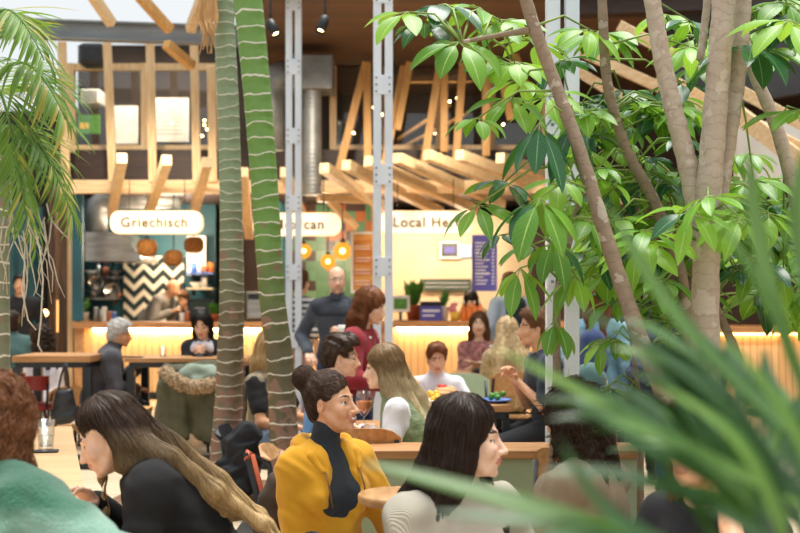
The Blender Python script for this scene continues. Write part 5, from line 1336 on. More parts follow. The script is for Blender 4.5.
# 1 green sweater
p1 = person('person in a fuzzy green banded sweater seen from behind at the left edge', (-4, 431, 3.05), 165, neck=.03, hunch=34, res=.006, hres=.005, hair=('long', 'h_red', dict(len=.10, th=.024, front=1, curl=.004, locks=[[('h', 0, .06, .10, .05), ('h', .0, .10, .02, .06), ('h', 0, .10, -.08, .05)]], srad=.0014, wob=.5, soff=.006, ns=14, dir=(.1, .4, -1))), strand=1500,
            top=dict(m=M_['green_wool'], t=.048, wr=.006, freq=26), bottom=dict(m=M_['denim']), lean=10, hp=4, Lw=(.24, -.28, .16), Rw=(.24, -.28, .16), Lp=(1, .2, -.5), Rp=(1, .2, -.5))
# 2 black sweater
p2 = person('woman in a black sweater with long fading blond hair looking down at the left', (108, 434, 3.9), -80, neck=.030, res=.006, hres=.005, hair=('long', 'h_ombre', dict(len=.30, th=.010, fw=.070, line=.012, bare_neck=1, front=0, cuts=[(.092, -.055, -.025, .055, .062, .085)], locks=[
            [('h', -.055, .02, .06, .034), ('h', -.075, .05, -.05, .034), ('b', -.10, .110, .42, .030), ('b', -.11, .140, .24, .024), ('b', -.09, .165, .06, .018), ('b', -.085, .165, -.03, .005)],
            [('h', .055, .02, .06, .034), ('h', .075, .05, -.05, .034), ('b', .10, .110, .42, .030), ('b', .10, .140, .24, .024), ('b', .08, .165, .06, .018), ('b', .075, .165, -.02, .005)],
            [('h', -.03, .08, .03, .04), ('b', -.04, .125, .44, .036), ('b', -.05, .155, .25, .026), ('b', -.03, .17, .02, .016), ('b', -.02, .17, -.06, .005)],
            [('h', -.066, .0, .06, .020), ('h', -.072, -.05, -.02, .010), ('h', -.066, -.10, -.12, .008), ('h', -.058, -.145, -.22, .007), ('h', -.05, -.19, -.32, .004)],
            ], dir=(0, .55, -1), ns=44, wob=.06)), strand=1400,
            top=dict(m=M_['black_knit'], t=.024, wr=.006, neck='crew', freq=20), bottom=dict(m=M_['denim']), lean=24, hunch=20, hp=29, hy=-4, skin='pale',
            Lw=(.08, -.42, .22), Rw=(.10, -.40, .24), Lh=dict(curl=.7), Rh_=dict(curl=.7))
# 3 yellow jacket
def zipper(c):
    Q = SDF(); ps = [c['up'](.085, -.105, .40), c['up'](.105, -.05, .455), c['up'](.10, .04, .485), c['up'](.055, .10, .475), c['up'](0, .12, .465), c['up'](-.055, .10, .475), c['up'](-.10, .04, .485), c['up'](-.105, -.05, .455), c['up'](-.085, -.105, .40)]
    rr_ = (.010, .022, .032, .040, .042, .040, .032, .022, .010)
    for i in range(8): Q.rc(c['Z'](ps[i]), c['Z'](ps[i+1]), rr_[i], rr_[i+1], .02)
    Q.e(c['Z'](c['up'](0, .145, .39)), (.10, .035, .09), None, .04)
    link_mesh('hood', Q.mesh('hood', .006, nz3(4, 40, .005)), M_['mustard'], c['garm']['jacket'], local=True)
    for s in (-1, 1):
        k = MB(); k.tube([c['Z'](v) for v in (c['up'](s*.08, -.118, .40), c['up'](s*.082, -.150, .34), c['up'](s*.078, -.172, .27))], .004, 6); k.build('drawstring', mat('cord_dark', '7a5518', .6), c['garm']['jacket'], local=True)
p3 = person('smiling woman with a bun in a yellow hooded jacket over a dark turtleneck', (331, 402, 4.8), 36, bw=.90, res=.0045, hres=.0045, hy=31, hp=-2, smile=True, skin='warm', lean=3,
            hair=('bun', 'h_bun', dict(th=.005, bun=(-.012, .112, .098), line=.0, curl=.0022, srad=.0010, wob=.35, soff=.002)), strand=900,
            top=dict(name='turtleneck', m=M_['charcoal_jersey'], t=.012, neck='turtle', wr=.003, sleeve=.6, over=dict(name='jacket', m=M_['mustard'], t=.028, neck='v', open=.078, wr=.007, freq=24, hem=-.12)),
            bottom=dict(name='jeans', m=M_['light_jeans']), Lw=(.22, -.34, .16), Rw=(.06, -.26, .02), Rp=(.25, .6, -.7), extra=zipper)
# 4 cream ribbed sweater, long straight dark hair
p4 = person('woman with long straight dark hair in a pale ribbed sweater, profile to the right', (468, 437, 3.65), 30, res=.0045, hres=.0045, hy=54, hp=3, skin='pale', lean=6, hseed=3,
            hair=('long', 'h_sleek', dict(len=.40, th=.013, fw=.060, line=.016, front=0, locks=[
            [('h', .055, .0, .06, .034), ('h', .078, .0, -.06, .030), ('b', .10, -.07, .42, .030), ('b', .10, -.115, .28, .024), ('b', .09, -.125, .14, .012)],
            [('h', -.055, .0, .06, .036), ('h', -.078, .012, -.06, .036), ('b', -.10, -.03, .40, .040), ('b', -.12, -.10, .26, .030), ('b', -.11, -.12, .12, .014)],
            [('h', -.04, .06, .03, .045), ('b', -.10, .09, .44, .05), ('b', -.12, .125, .28, .036), ('b', -.11, .13, .10, .016)]], dir=(0, .1, -1), ns=42, wob=.05)), strand=1500,
            top=dict(m=M_['ribbed_knit'], t=.034, neck='collar', wr=.008, freq=18), bottom=dict(m=M_['dark_trousers']), Lw=(.16, -.34, .14), Rw=(.14, -.36, .12))
# 5 curly dark hair, beige jacket, seen from behind
p5 = person('woman with dark curly hair in a beige jacket turned away beneath the leaves', (571, 418, 4.7), -128, res=.007, hres=.006, hy=-8, hp=8, skin='warm', lean=12, hair=('long', 'h_curly', dict(len=.07, th=.026, curl=.012, fw=.054, line=-.01, srad=.0014, wob=.8, soff=.007, ns=16)), strand=900,
            top=dict(m=M_['beige_cotton'], t=.04, neck='collar', wr=.012, freq=18), bottom=dict(m=M_['dark_trousers']), Lw=(.20, -.40, .18), Rw=(.12, -.40, .20))
# 6 half hidden at the right
p6 = person('person half hidden behind the blurred fronds, hand raised to the cheek', (700, 438, 3.25), -48, res=.006, hres=.006, hp=6, skin='warm', hair=('long', 'h_brown', dict(len=.2, th=.014)), top=dict(m=M_['black_cotton'], t=.018, sleeve=.4), bottom=T, Lw=(.13, -.16, .50), Lp=(.6, -.2, -1), Lh=dict(curl=.6, d=(-.25, .1, 1), n=(-1, .3, 0), thumb=(-.2, 1, .2)), Rw=(.12, -.38, .16))
# 7 navy man
p7 = person('man with short brown hair and a navy shirt in profile behind the leaves', (534, 327, 8.0), -82, res=.009, hp=6, fem=False, skin='warm', hair=('short', 'h_brown', dict(th=.012, quiff=.012)), top=dict(name='shirt', m=M_['navy'], t=.022, sleeve=.35), bottom=T, Lw=(.04, -.25, .27), Rw=(.03, -.27, .30), Lh=dict(curl=.8), Rh_=dict(curl=.8), lean=12)
# 8 blonde, green quilted vest
p8 = person('blonde woman in a green quilted vest over white sleeves, leaning to the left', (383, 367, 6.8), -100, res=.008, hres=.007, hp=8, skin='pale', brow='brow_fair', lean=22, hunch=4, hair=('long', 'h_ombre2', dict(len=.34, th=.014, front=0, dir=(0, .4, -1), ns=36, locks=[[('h', .06, .02, .06, .036), ('h', .08, .03, -.08, .034), ('b', .09, .02, .40, .036), ('b', .08, -.08, .30, .016)], [('h', -.05, .05, .04, .04), ('b', -.08, .11, .42, .045), ('b', -.08, .145, .25, .03), ('b', -.06, .15, .10, .012)]])), strand=500,
            top=dict(name='shirt', m=M_['white_cotton'], t=.012, arm_t=.020, hem=-.02, wr=.005, over=dict(name='vest', m=M_['sage_vest'], t=.026, sleeve=0, swf=.72, open=0, hem=.03, neck='collar', wr=.006)), bottom=dict(name='jeans', m=M_['denim']), Lw=(.04, -.30, .22), Rw=(.12, -.40, .22), Lp=(.5, .1, -1))
# 9 young man
p9 = person('young man with tousled dark hair in a blue hoodie, profile to the right', (342, 356, 7.3), 84, res=.009, hres=.007, hp=8, fem=False, skin='light', hair=('curlyshort', 'h_curly', dict(th=.018, curl=.007, quiff=.02)), top=dict(name='hoodie', m=M_['blue_hoodie'], t=.03, neck='hood'), bottom=T, lean=14)
# 10 red cardigan
def beads(c):
    k = MB()
    for i in range(11):
        t = (i-5)/5; v = c['up'](.075*t, -.135+.055*abs(t), .30+.13*abs(t)**1.3); k.sphere(c['Z'](v), .013, 6, mi=i % 2)
    k.build('necklace', [M_['white_paint'], M_['black_plastic']], c['o'], local=True)
p10 = person('woman with auburn hair in a red cardigan standing left of the riveted post', (371, 306, 8.6), 72, res=.009, hres=.008, sit=False, hp=16, hy=6, skin='light', lean=8, hair=('long', 'h_auburn', dict(len=.22, th=.018, curl=.003, dir=(0, .3, -1))), top=dict(name='blouse', m=M_['grey_trousers'], t=.012, over=dict(name='cardigan', m=M_['red_wool'], t=.028, open=.05)), bottom=dict(m=M_['denim']), Lw=(.10, -.34, .12), Rw=(.16, -.30, .10), extra=beads)
# 11 bald man
def cup(c):
    s, sh, el, wr = c['arms'][0]; v = c['Z'](wr)+Vector((-.03, -.075, .04)); k = MB(); k.lathe([(.028, -.05), (.038, .05), (.034, .05), (.001, .04)], v, 16); k.build('paper_cup', M_['white_paint'], c['o'], local=True)
def spectacles(c):
    k = MB()
    for s in (-1, 1):
        pts = [c['Z'](c['Hd'](s*.031+.021*math.cos(t*.5236), -.106, -.004+.017*math.sin(t*.5236))) for t in range(13)]; k.tube(pts, .0016, 5)
        k.tube([c['Z'](c['Hd'](s*.052, -.104, 0)), c['Z'](c['Hd'](s*.076, .0, .0))], .0016, 5)
    k.tube([c['Z'](c['Hd'](-.010, -.108, 0)), c['Z'](c['Hd'](.010, -.108, 0))], .0016, 5); k.build('spectacles', M_['black_plastic'], c['o'], local=True)
def yoke(c):
    Q = SDF(); t = .031
    for s in (-1, 1): Q.rc(c['Z'](c['up'](0, .02, .448)), c['Z'](c['up'](s*.172, .012, .405)), .05+t, .052+t, .045)
    Q.e(c['Z'](c['up'](0, -.002, .34)), (.165+t, .106+t, .12), None, .04); Q.cut(c['Z'](c['up'](0, 0, .335)), (0, 0, 1)); Q.rc(c['Z'](c['nb']+Vector((0, -.005, 0))), c['Z'](c['nb']+Vector((0, -.02, .12))), .064, .08, .01, 0, -1)
    link_mesh('yoke', Q.mesh('yoke', .009), mat('yoke_dark', '30343e', .85, var='282c35', vscale=(5, 5, 5)), c['garm']['pullover'], local=True)['label'] = 'darker shoulder panel'
def bald(c): spectacles(c); yoke(c); cup(c)
p11 = person('bald man in a grey-blue pullover walking and holding a white paper cup', (337, 280, 10.7), 6, res=.009, hres=.006, sit=False, fem=False, skin='light', stub=True, lean=2, hair=('fringe', 'h_grey'), top=dict(name='pullover', m=M_['grey_navy'], t=.022, neck='collar'), bottom=dict(m=M_['denim']), Rw=(.26, -.12, .02), Lw=(.06, -.26, .17), Lp=(.7, .3, -.8), Lh=dict(curl=.8, n=(-1, 0, 0), d=(-.6, -.6, .2), thumb=(0, 0, 1)), extra=bald)
# 12 boy
p12 = person('boy in a white shirt eating at the wooden table', (437, 358, 8.75), 4, res=.008, hres=.007, sc=.84, hp=16, fem=False, skin='light', hair=('short', 'h_auburn', dict(th=.014, quiff=.01)), top=dict(name='shirt', m=M_['white_cotton'], t=.02, neck='collar'), bottom=T, Rw=(.09, -.34, .26), Lw=(.24, -.34, .25))
# 13 floral blouse
p13 = person('woman with long brown hair in a floral blouse facing us at the far table', (479, 324, 12.5), -8, res=.011, hres=.008, hair=('long', 'h_brown', dict(len=.30)), top=dict(name='blouse', m=M_['floral'], t=.02, sleeve=.6), bottom=T, Lw=(-.02, -.34, .24), Rw=(.02, -.32, .23), lean=10)
# 14 blonde from behind
p14 = person('person with long pale blond hair seen from behind at the far table', (507, 331, 11.2), 184, res=.011, hres=.009, hair=('long', 'h_light', dict(len=.52, th=.022, curl=.004, locks=[[('h', -.04, .07, .0, .06), ('b', -.08, .14, .40, .085), ('b', -.09, .15, .15, .07)], [('h', .04, .07, .0, .06), ('b', .08, .14, .40, .085), ('b', .09, .15, .15, .07)]])), top=dict(m=M_['oat'], t=.03), bottom=T)
# 15 between the palms
p15 = person('person in a patterned vest and pale blue shorts sitting between the two palms', (273, 347, 8.45), 62, res=.009, hp=6, skin='tan', hair=('long', 'h_blond', dict(len=.4)), top=dict(name='shirt', m=M_['black_cotton'], t=.014, sleeve=.3, over=dict(name='vest', m=M_['patterned'], t=.026, sleeve=0, open=.04)), bottom=dict(name='skirt', m=M_['light_jeans'], t=.02), Rw=(.05, -.30, .10), Rp=(1, .6, -.6), Lw=(.10, -.36, .14), lean=4, shoes='boot_black')
# 16 old man
p16 = person('old man with white hair in a dark grey jacket sitting at the high table', (120, 333, 11.2), 112, res=.009, hres=.008, fem=False, skin='tan', floor=FLP, hair=('short', 'h_grey', dict(th=.011, curl=.006)), top=dict(name='jacket', m=M_['slate_wool'], t=.036, neck='collar', wr=.008), bottom=dict(m=M_['navy']), lean=14, hunch=8, hp=12, Lw=(.10, -.38, .28), Rw=(.12, -.34, .10), extra=spectacles)
# 17 phone woman
def phone(c):
    a = c['Z'](c['arms'][0][3]); b = c['Z'](c['arms'][1][3]); v = (a+b)/2+Vector((0, -.075, .035)); k = MB(); k.box(v, (.075, .012, .15), Rx(-35), .004); k.build('mobile_phone', M_['black_plastic'], c['o'], local=True)
    k = SDF()
    for s in (-1, 1): k.rc(c['Z'](c['up'](s*.03, -.085, .455)), c['Z'](c['up'](s*.085, -.08, .40)), .035, .03, .02); k.rc(c['Z'](c['up'](s*.06, .0, .475)), c['Z'](c['up'](s*.08, -.07, .43)), .03, .03, .02)
    link_mesh('collar', k.mesh('collar', .008), M_['white_cotton'], c['garm']['sweater'], local=True)['label'] = 'broad white collar'
    for s, sh, el, wr in c['arms']:
        q = MB(); d = (wr-el).normalized(); q.tube([c['Z'](wr-d*.035), c['Z'](wr+d*.005)], [.047, .045], 14); q.build('cuff', M_['white_cotton'], c['garm']['sweater'], local=True)
p17 = person('woman with a black bob and white collar looking at her phone', (202, 324, 11.5), -4, res=.009, hres=.007, floor=FLP, hp=26, skin='light', hair=('bob', 'h_black', dict(len=.13, th=.013, fw=.054, line=.016)), strand=300, top=dict(m=M_['black_cotton'], t=.022), bottom=T, lean=10, Lw=(.08, -.36, .335), Rw=(-.02, -.36, .335), Lh=dict(curl=.7, n=(-1, 0, .3), d=(-.4, -.7, .5), thumb=(0, 0, 1)), Rh_=dict(curl=.7, n=(-1, 0, .3), d=(-.3, -.7, .5), thumb=(0, 0, 1)), extra=phone)
# 18 dark curls, white top at the left
p18 = person('woman with dark curly hair and a white top behind the high table at the left', (40, 338, 12.2), -125, res=.010, hres=.008, floor=FLP, hair=('long', 'h_curly', dict(len=.14, th=.022, curl=.012)), top=dict(m=M_['white_cotton'], t=.03), bottom=dict(m=M_['white_cotton']), lean=10, hp=8)
# 19 cooks
p19 = person('cook in a grey shirt bending over behind the Griechisch counter', (174, 288, 17.8), 70, res=.011, sit=False, floor=0, fem=False, lean=38, hunch=12, hp=20, skin='tan', hair=('fringe', 'h_ginger'), top=dict(name='shirt', m=M_['cook_grey'], t=.03), bottom=T, Lw=(.10, -.42, .12), Rw=(.10, -.42, .12))
p19b = person('second cook in black, head lowered beside the bending cook', (183, 299, 18.4), -20, res=.011, sit=False, floor=0, hp=25, lean=20, skin='tan', hair=('short', 'h_brown', dict(th=.01)), top=dict(name='shirt', m=M_['black_cotton'], t=.02), bottom=T)
p20 = person('person in a striped top at the counter behind the narrow steel post', (301, 282, 12.9), 150, res=.011, sit=False, skin='light', hair=('short', 'h_brown'), top=dict(name='shirt', m=M_['striped_jersey'], t=.024, sleeve=.6), bottom=dict(m=M_['pink_cotton']))
def rucksack(c):
    k = SDF(); k.rc(c['Z'](c['up'](0, .19, .36)), c['Z'](c['lo'](0, .19, .06)), .12, .13, .03); link_mesh('rucksack', k.mesh('r', .012, nz3(2, 20, .006)), M_['dark_teal'], c['o'], local=True)
p21 = person('person in a pale blue shirt with a dark rucksack at the Local Hero counter', (509, 283, 14.2), 196, res=.011, sit=False, fem=False, hair=('short', 'h_brown'), top=dict(name='shirt', m=M_['pale_blue'], t=.03), bottom=T, extra=rucksack)
p22 = person('server with black hair behind the orange sauce bottles', (471, 300, 17.4), -10, res=.011, sit=False, hp=40, lean=25, hair=('bob', 'h_black', dict(len=.08, th=.02)), top=dict(m=M_['orange_wool'] if 'orange_wool' in M_ else M_['beige_cotton'], t=.02), bottom=T)
p23 = person('person in a dark teal jacket behind the slanting trunk', (638, 303, 9.7), 178, res=.011, sit=False, hair=('short', 'h_black', dict(th=.02)), top=dict(name='jacket', m=M_['dark_teal'], t=.045, neck='collar'), bottom=T)
p23b = person('person in a navy quilted jacket beside the pale tree trunk', (676, 306, 9.0), 170, res=.010, sit=False, hair=('short', 'h_dark', dict(th=.015)), top=dict(name='jacket', m=M_['puffer'], t=.06, wr=.012, freq=60, neck='collar'), bottom=dict(m=M_['denim']))
def bluebag(c):
    k = SDF(); k.rc(c['Z'](c['up'](.02, .17, .32)), c['Z'](c['lo'](.02, .17, .14)), .10, .12, .03); link_mesh('rucksack', k.mesh('r', .012), M_['denim'], c['o'], local=True)
p24 = person('person in a pale denim jacket with a blue rucksack standing beyond the leaves', (598, 300, 9.4), 165, res=.011, sit=False, hair=('long', 'h_auburn', dict(len=.12, th=.015)), top=dict(name='jacket', m=M_['pale_denim'], t=.04, neck='collar'), bottom=T, extra=bluebag)
p25 = person('person in dark clothes standing in the dim niche at the left', (20, 284, 15.8), 10, res=.012, sit=False, fem=False, floor=FLP, skin='tan', hair=('short', 'h_black'), top=dict(m=M_['black_cotton'], t=.03), bottom=T)
p26 = person('person in a grey-green coat beside the ringed palm at the left edge', (11, 322, 12.9), -150, res=.012, floor=FLP, hair=('short', 'h_dark'), top=dict(name='coat', m=M_['teal_coat'], t=.045, neck='collar'), bottom=T)
# chairs for those who sit
seat_for(p1, 'wooden chair under the person in the green sweater'); seat_for(p2, 'dark low-backed chair under the woman in the black sweater', 'black_steel', back=.24, low=.12)
seat_for(p3, 'wooden chair under the woman in the yellow jacket', w_=.30, back=.30); seat_for(p4, 'black-backed chair under the woman in the ribbed sweater', 'black_steel')
seat_for(p5, 'pale chair under the curly-haired woman in beige', 'oak', legm='grey_steel'); seat_for(p6, 'wooden chair under the person behind the blurred fronds')
seat_for(p7, 'wooden chair under the man in the navy shirt'); seat_for(p8, 'wooden chair under the blonde woman in the green vest'); seat_for(p9, 'low-backed wooden chair under the young man in the blue hoodie', back=.2, low=.1)
seat_for(p12, 'wooden chair under the boy in white'); seat_for(p13, 'wooden chair under the woman in the floral blouse'); seat_for(p14, 'wooden chair under the person with long pale blond hair')
seat_for(p15, 'dark chair between the two palms', 'black_steel', back=.2, low=.1); stool_for(p16, 'wooden stool under the old man in grey', 'honey', FLP); seat_for(p17, 'wooden chair under the woman with the phone', 'oak', FLP); seat_for(p18, 'wooden chair under the woman in white at the left', 'oak', FLP); seat_for(p26, 'wooden chair under the person in the grey-green coat', 'oak', FLP)
chair('empty wooden chair with its back to us behind the yellow jacket', (X(368, 6.15), 6.2), R(180), .46, 'oak', w_=.34, back=.36)
chair('empty wooden chair with a rounded back left of the curly-haired woman', (X(556, 5.5), 5.52), R(170), .45, 'oak', w_=.17, back=.36, legm='grey_steel')
chair('empty pale green chair at the boy\'s table', (X(468, 9.0), 9.05), R(5), .46, 'pale_green_paint', back=.42)
o = thing('wooden_crate_bench', 'orange wooden bench box beside the old man', 'bench', (X(128, 10.5), 10.5, FLP)); m = MB(); p, q = P(112, 0, 10.45), P(146, 0, 10.45); m.box2((p.x, 10.4, .46), (q.x, 10.75, .50), .005); m.build('seat_board', MATS['honey'], o)
for s in (0, 1):
    m = MB(); x = (p.x+.02, q.x-.05)[s]; m.box2((x, 10.42, FLP), (x+.04, 10.73, .46)); m.build('side_panel', MATS['honey'], o)
S_ = SDF(); S_.rc(P(589, 380, 7.4), P(592, 425, 7.4), .10, .12, .04).rc(P(583, 384, 7.35), P(578, 420, 7.3), .06, .06, .03)  # jacket shape put in place of a bent, seated person in a teal hoodie
o = link_mesh('jacket_stand_in', S_.mesh('tj', .012, nz3(9, 18, .012)), MATS['teal_coat']); tag(o, 'teal jacket over a chair back, standing in for a seated person in a hoodie', 'jacket')
chair('chair holding the teal jacket', (X(590, 7.55), 7.6), R(180), .46, 'oak', back=.42)
# ------------------------------------------------------------------ ringed palm trunks
def m_palm_trunk(name, z_green, ring, c_top, c_mid, c_low, scar=.5):
    m = bpy.data.materials.new(name); w_ = NT(m); uv = w_.coords('UV'); u, v, _ = w_.sep(uv); ob = w_.coords()
    nz1 = w_.noise(ob, 3.2, 2); nz2 = w_.noise(ob, 9, 3); nz3_ = w_.noise(ob, 30, 3)
    warp = w_.math('MULTIPLY', w_.math('SUBTRACT', w_.noise(ob, 5.5, 2), .5), .10)
    vv = w_.math('ADD', w_.math('ADD', v, warp), w_.math('MULTIPLY', w_.math('SINE', w_.math('MULTIPLY', v, 3.1)), .035))
    ph = w_.math('DIVIDE', vv, ring); fr = w_.math('FRACT', ph)
    d = w_.math('ABSOLUTE', w_.math('SUBTRACT', fr, .5))                       # .5 at the ring
    th = w_.math('MULTIPLY_ADD', nz3_, .05); th.node.inputs[2].default_value = .436 if ring < .09 else .43
    line = w_.math('GREATER_THAN', d, th)
    rp = w_.n('ShaderNodeValToRGB')
    for i, (pos, c) in enumerate(((0., c_low), (.38, c_mid), (.62, c_top), (1., c_top))):
        if i > 1: rp.color_ramp.elements.new(pos)
        rp.color_ramp.elements[i].position = pos; rp.color_ramp.elements[i].color = lin(c)+(1,)
    g = w_.math('ADD', w_.math('DIVIDE', v, z_green), w_.math('MULTIPLY', w_.math('SUBTRACT', nz1, .5), .35), True); w_.l(g, rp.inputs[0])
    base = w_.mix(w_.math('MULTIPLY', nz3_, .3), rp.outputs[0], lin('3a5528'))
    blot = w_.math('GREATER_THAN', w_.math('ADD', nz2, w_.math('MULTIPLY', w_.math('SUBTRACT', .7, g), .35)), .68+scar*.05)
    base = w_.mix(w_.math('MULTIPLY', blot, .85), base, lin('8d6a58'))
    col = w_.mix(line, base, lin('dcd5c6'))
    w_.l(col, w_.b.inputs['Base Color']); w_.b.inputs['Roughness'].default_value = .5
    bp = w_.n('ShaderNodeBump'); bp.inputs['Strength'].default_value = .5; bp.inputs['Distance'].default_value = .01
    w_.l(w_.math('ADD', w_.math('MULTIPLY', d, 1.5), w_.math('MULTIPLY', nz3_, .3)), bp.inputs['Height']); w_.l(bp.outputs[0], w_.b.inputs['Normal'])
    return m
def trunk_path(pts, D, n=60):
    """pts: (px, py, width px) from the foot upwards -> smooth polyline"""
    out, rad = [], []
    ys = [p[1] for p in pts][::-1]
    for i in range(n):
        y = pts[0][1]+(pts[-1][1]-pts[0][1])*i/(n-1)
        x = np.interp(y, ys, [p[0] for p in pts][::-1]); wd = np.interp(y, ys, [p[2] for p in pts][::-1])
        out.append(P(x, y, D)); rad.append(wd/2/FP*D)
    for _ in range(3):
        out = [out[0]]+[(out[i-1]+out[i]*2+out[i+1])/4 for i in range(1, n-1)]+[out[-1]]; rad = [rad[0]]+[(rad[i-1]+2*rad[i]+rad[i+1])/4 for i in range(1, n-1)]+[rad[-1]]
    return out, rad
def palm(label, pts, D, m, extra=None):
    path, rad = trunk_path(pts, D, 90)
    o = thing('ringed_palm', label, 'palm tree', (path[0].x, D, 0), 0, 'ringed palms')
    k = MB()
    L = 0; rr = []
    for i, r in enumerate(rad): rr.append(r*(1+.012*math.sin(i*1.9)))
    k.tube(path, rr, 26); k.build('trunk', m, o)
    r_ = MB(); rs = random.Random(int(D*10))
    for i in range(46):
        a = rs.uniform(0, 6.28); b = Vector((path[0].x, D, .02)); d = Vector((math.cos(a), math.sin(a), 0)); rb = rad[0]
        r_.tube([b+d*rb*.85+Vector((0, 0, rs.uniform(.04, .14))), b+d*(rb*1.08)+Vector((0, 0, .03)), b+d*(rb*1.25)+Vector((0, 0, -.01))], [.008, .009, .007], 5)
    r_.build('root_skirt', MATS['brown_post'], o)
    return o
palm('slimmer ringed palm trunk on the left of the pair', [(231, 499, 48), (229, 485, 42), (227, 465, 36), (227, 440, 31), (229, 400, 28), (232, 300, 25), (231, 200, 22.5), (228, 100, 21.5), (223, 0, 21), (217, -120, 20), (210, -260, 20)], 8.75, m_palm_trunk('palm_bark_grey', 3.6, .078, '8b9c7a', '6e6048', '857463', .2))
palm('bright green ringed palm trunk on the right of the pair', [(292, 521, 44), (290, 505, 36), (287, 470, 31), (284, 440, 29), (280, 356, 26.5), (272, 300, 26), (264, 178, 27), (257, 90, 28), (248, 0, 29), (238, -120, 29), (228, -260, 30)], 7.9, m_palm_trunk('palm_bark_green', 3.3, .098, '709a48', '64593e', '6b5a48', .25))
k = MB()
rs = random.Random(5)
for i in range(16):
    x = rs.uniform(200, 214); k.ribbon([P(x, -8, 8.6), P(x+rs.uniform(-4, 4), 16, 8.55), P(x+rs.uniform(-8, 6), rs.uniform(30, 55), 8.5)], [.012, .016, .003], Vector((rs.uniform(-.4, .4), -1, 0)), 1, .3)
tag(k.build('dry_sheath', mat('dry_palm', 'c79a66', .9, var='a87a48', vscale=(20, 20, 6))), 'tuft of dry brown palm fibre hanging by the top of the left palm trunk', 'palm fibre')

# ------------------------------------------------------------------ leaves
def m_leaf(name, c1, c2, vein, rough=.32, transl=.35, tcol=None):
    m = bpy.data.materials.new(name); w_ = NT(m); u, v, _ = w_.sep(w_.coords('UV')); ob = w_.coords()
    nz_ = w_.noise(ob, 3.5, 2); f = w_.math('MULTIPLY_ADD', nz_, 2.6); f.node.inputs[2].default_value = -.8; f.node.use_clamp = True
    c = w_.mix(f, lin(c1), lin(c2))
    du = w_.math('ABSOLUTE', w_.math('SUBTRACT', u, .5))
    side = w_.math('LESS_THAN', w_.math('FRACT', w_.math('SUBTRACT', w_.math('MULTIPLY', v, 9), w_.math('MULTIPLY', du, 4))), .10)
    c = w_.mix(w_.math('MULTIPLY', side, .25), c, lin(vein)); c = w_.mix(w_.math('LESS_THAN', du, .028), c, lin(vein))
    w_.l(c, w_.b.inputs['Base Color']); w_.b.inputs['Roughness'].default_value = rough; w_.b.inputs['Specular IOR Level'].default_value = .4
    t = w_.n('ShaderNodeBsdfTranslucent'); t.inputs[0].default_value = lin(tcol or c2)+(1,)
    mx = w_.n('ShaderNodeMixShader'); mx.inputs[0].default_value = transl; w_.l(w_.b.outputs[0], mx.inputs[1]); w_.l(t.outputs[0], mx.inputs[2]); w_.l(mx.outputs[0], w_.out.inputs[0])
    MATS[name] = m; return m
m_leaf('leaf', '3f7626', '72a838', 'a9c96a', .34, .24, '9fd03a'); m_leaf('leaf_bright', '5f972e', '93c746', 'bfe07a', .36, .34, 'b4e04a'); m_leaf('leaf_dark', '274f33', '35663f', '6f9a6a', .25, .15, '5a9a3a')
m_leaf('frond', '38672a', '6a9240', 'a8b868', .55, .25, 'a5cf4a'); m_leaf('frond_dry', '8a9a4a', 'c2b060', 'd8cf8a', .5, .3, 'd0c85a'); m_leaf('frond_near', '3d5e32', '5c7f48', '86a868', .3, .25, '7fae45')
m_leaf('frond_deep', '243f22', '355630', '55784a', .35, .15, '5a8a2f')
def leaflet(mb, base, d, up, L, W, droop=.35, fold=.25, mi=0, n=8, stalk=0.):
    d = d.normalized(); up = (up-d*up.dot(d)).normalized(); pts = []; ws = []; nr = []
    p = Vector(base); a = 0; step = L/n
    prof = (0.06, .42, .78, .97, 1.0, .93, .74, .42, .02)
    for i in range(n+1):
        pts.append(p.copy()); ws.append(W/2*prof[i]); nr.append(up.copy())
        sd = d.cross(up); q = Quaternion(sd, -droop/n); d = (q @ d).normalized(); up = (q @ up).normalized(); p = p+d*step
    mb.ribbon(pts, ws, nr, 1, fold, mi)
def cluster(mb, st, c, axis, n, L, W, rr, droop=.5, tilt=-.25, mats=(0, 1, 2), wts=(5, 3, 2.6), stem_from=None):
    """palmately divided leaf: leaflets round the end of a stalk"""
    axis = axis.normalized(); a1 = axis.orthogonal().normalized(); a2 = axis.cross(a1); a0 = rr.uniform(0, 6.28)
    mi = rr.choices(mats, wts)[0]
    for i in range(n):
        t = a0+6.283*i/n+rr.uniform(-.15, .15); d = (a1*math.cos(t)+a2*math.sin(t)+axis*(tilt+rr.uniform(-.2, .15)))
        l = L*rr.uniform(.7, 1.1); ps = l*.22
        b = c+d.normalized()*ps
        st.tube([c, b], [.0028, .002], 4, cap=False)
        leaflet(mb, b, d, axis, l, W*rr.uniform(.85, 1.15), droop*rr.uniform(.6, 1.5), .25, mi if rr.random() < .75 else rr.choices(mats, wts)[0])
    if stem_from is not None:
        mid = (c+stem_from)/2+Vector((0, 0, .05)); st.tube([stem_from, mid, c], [.006, .0045, .0035], 5)
LM = [MATS['leaf'], MATS['leaf_bright'], MATS['leaf_dark']]
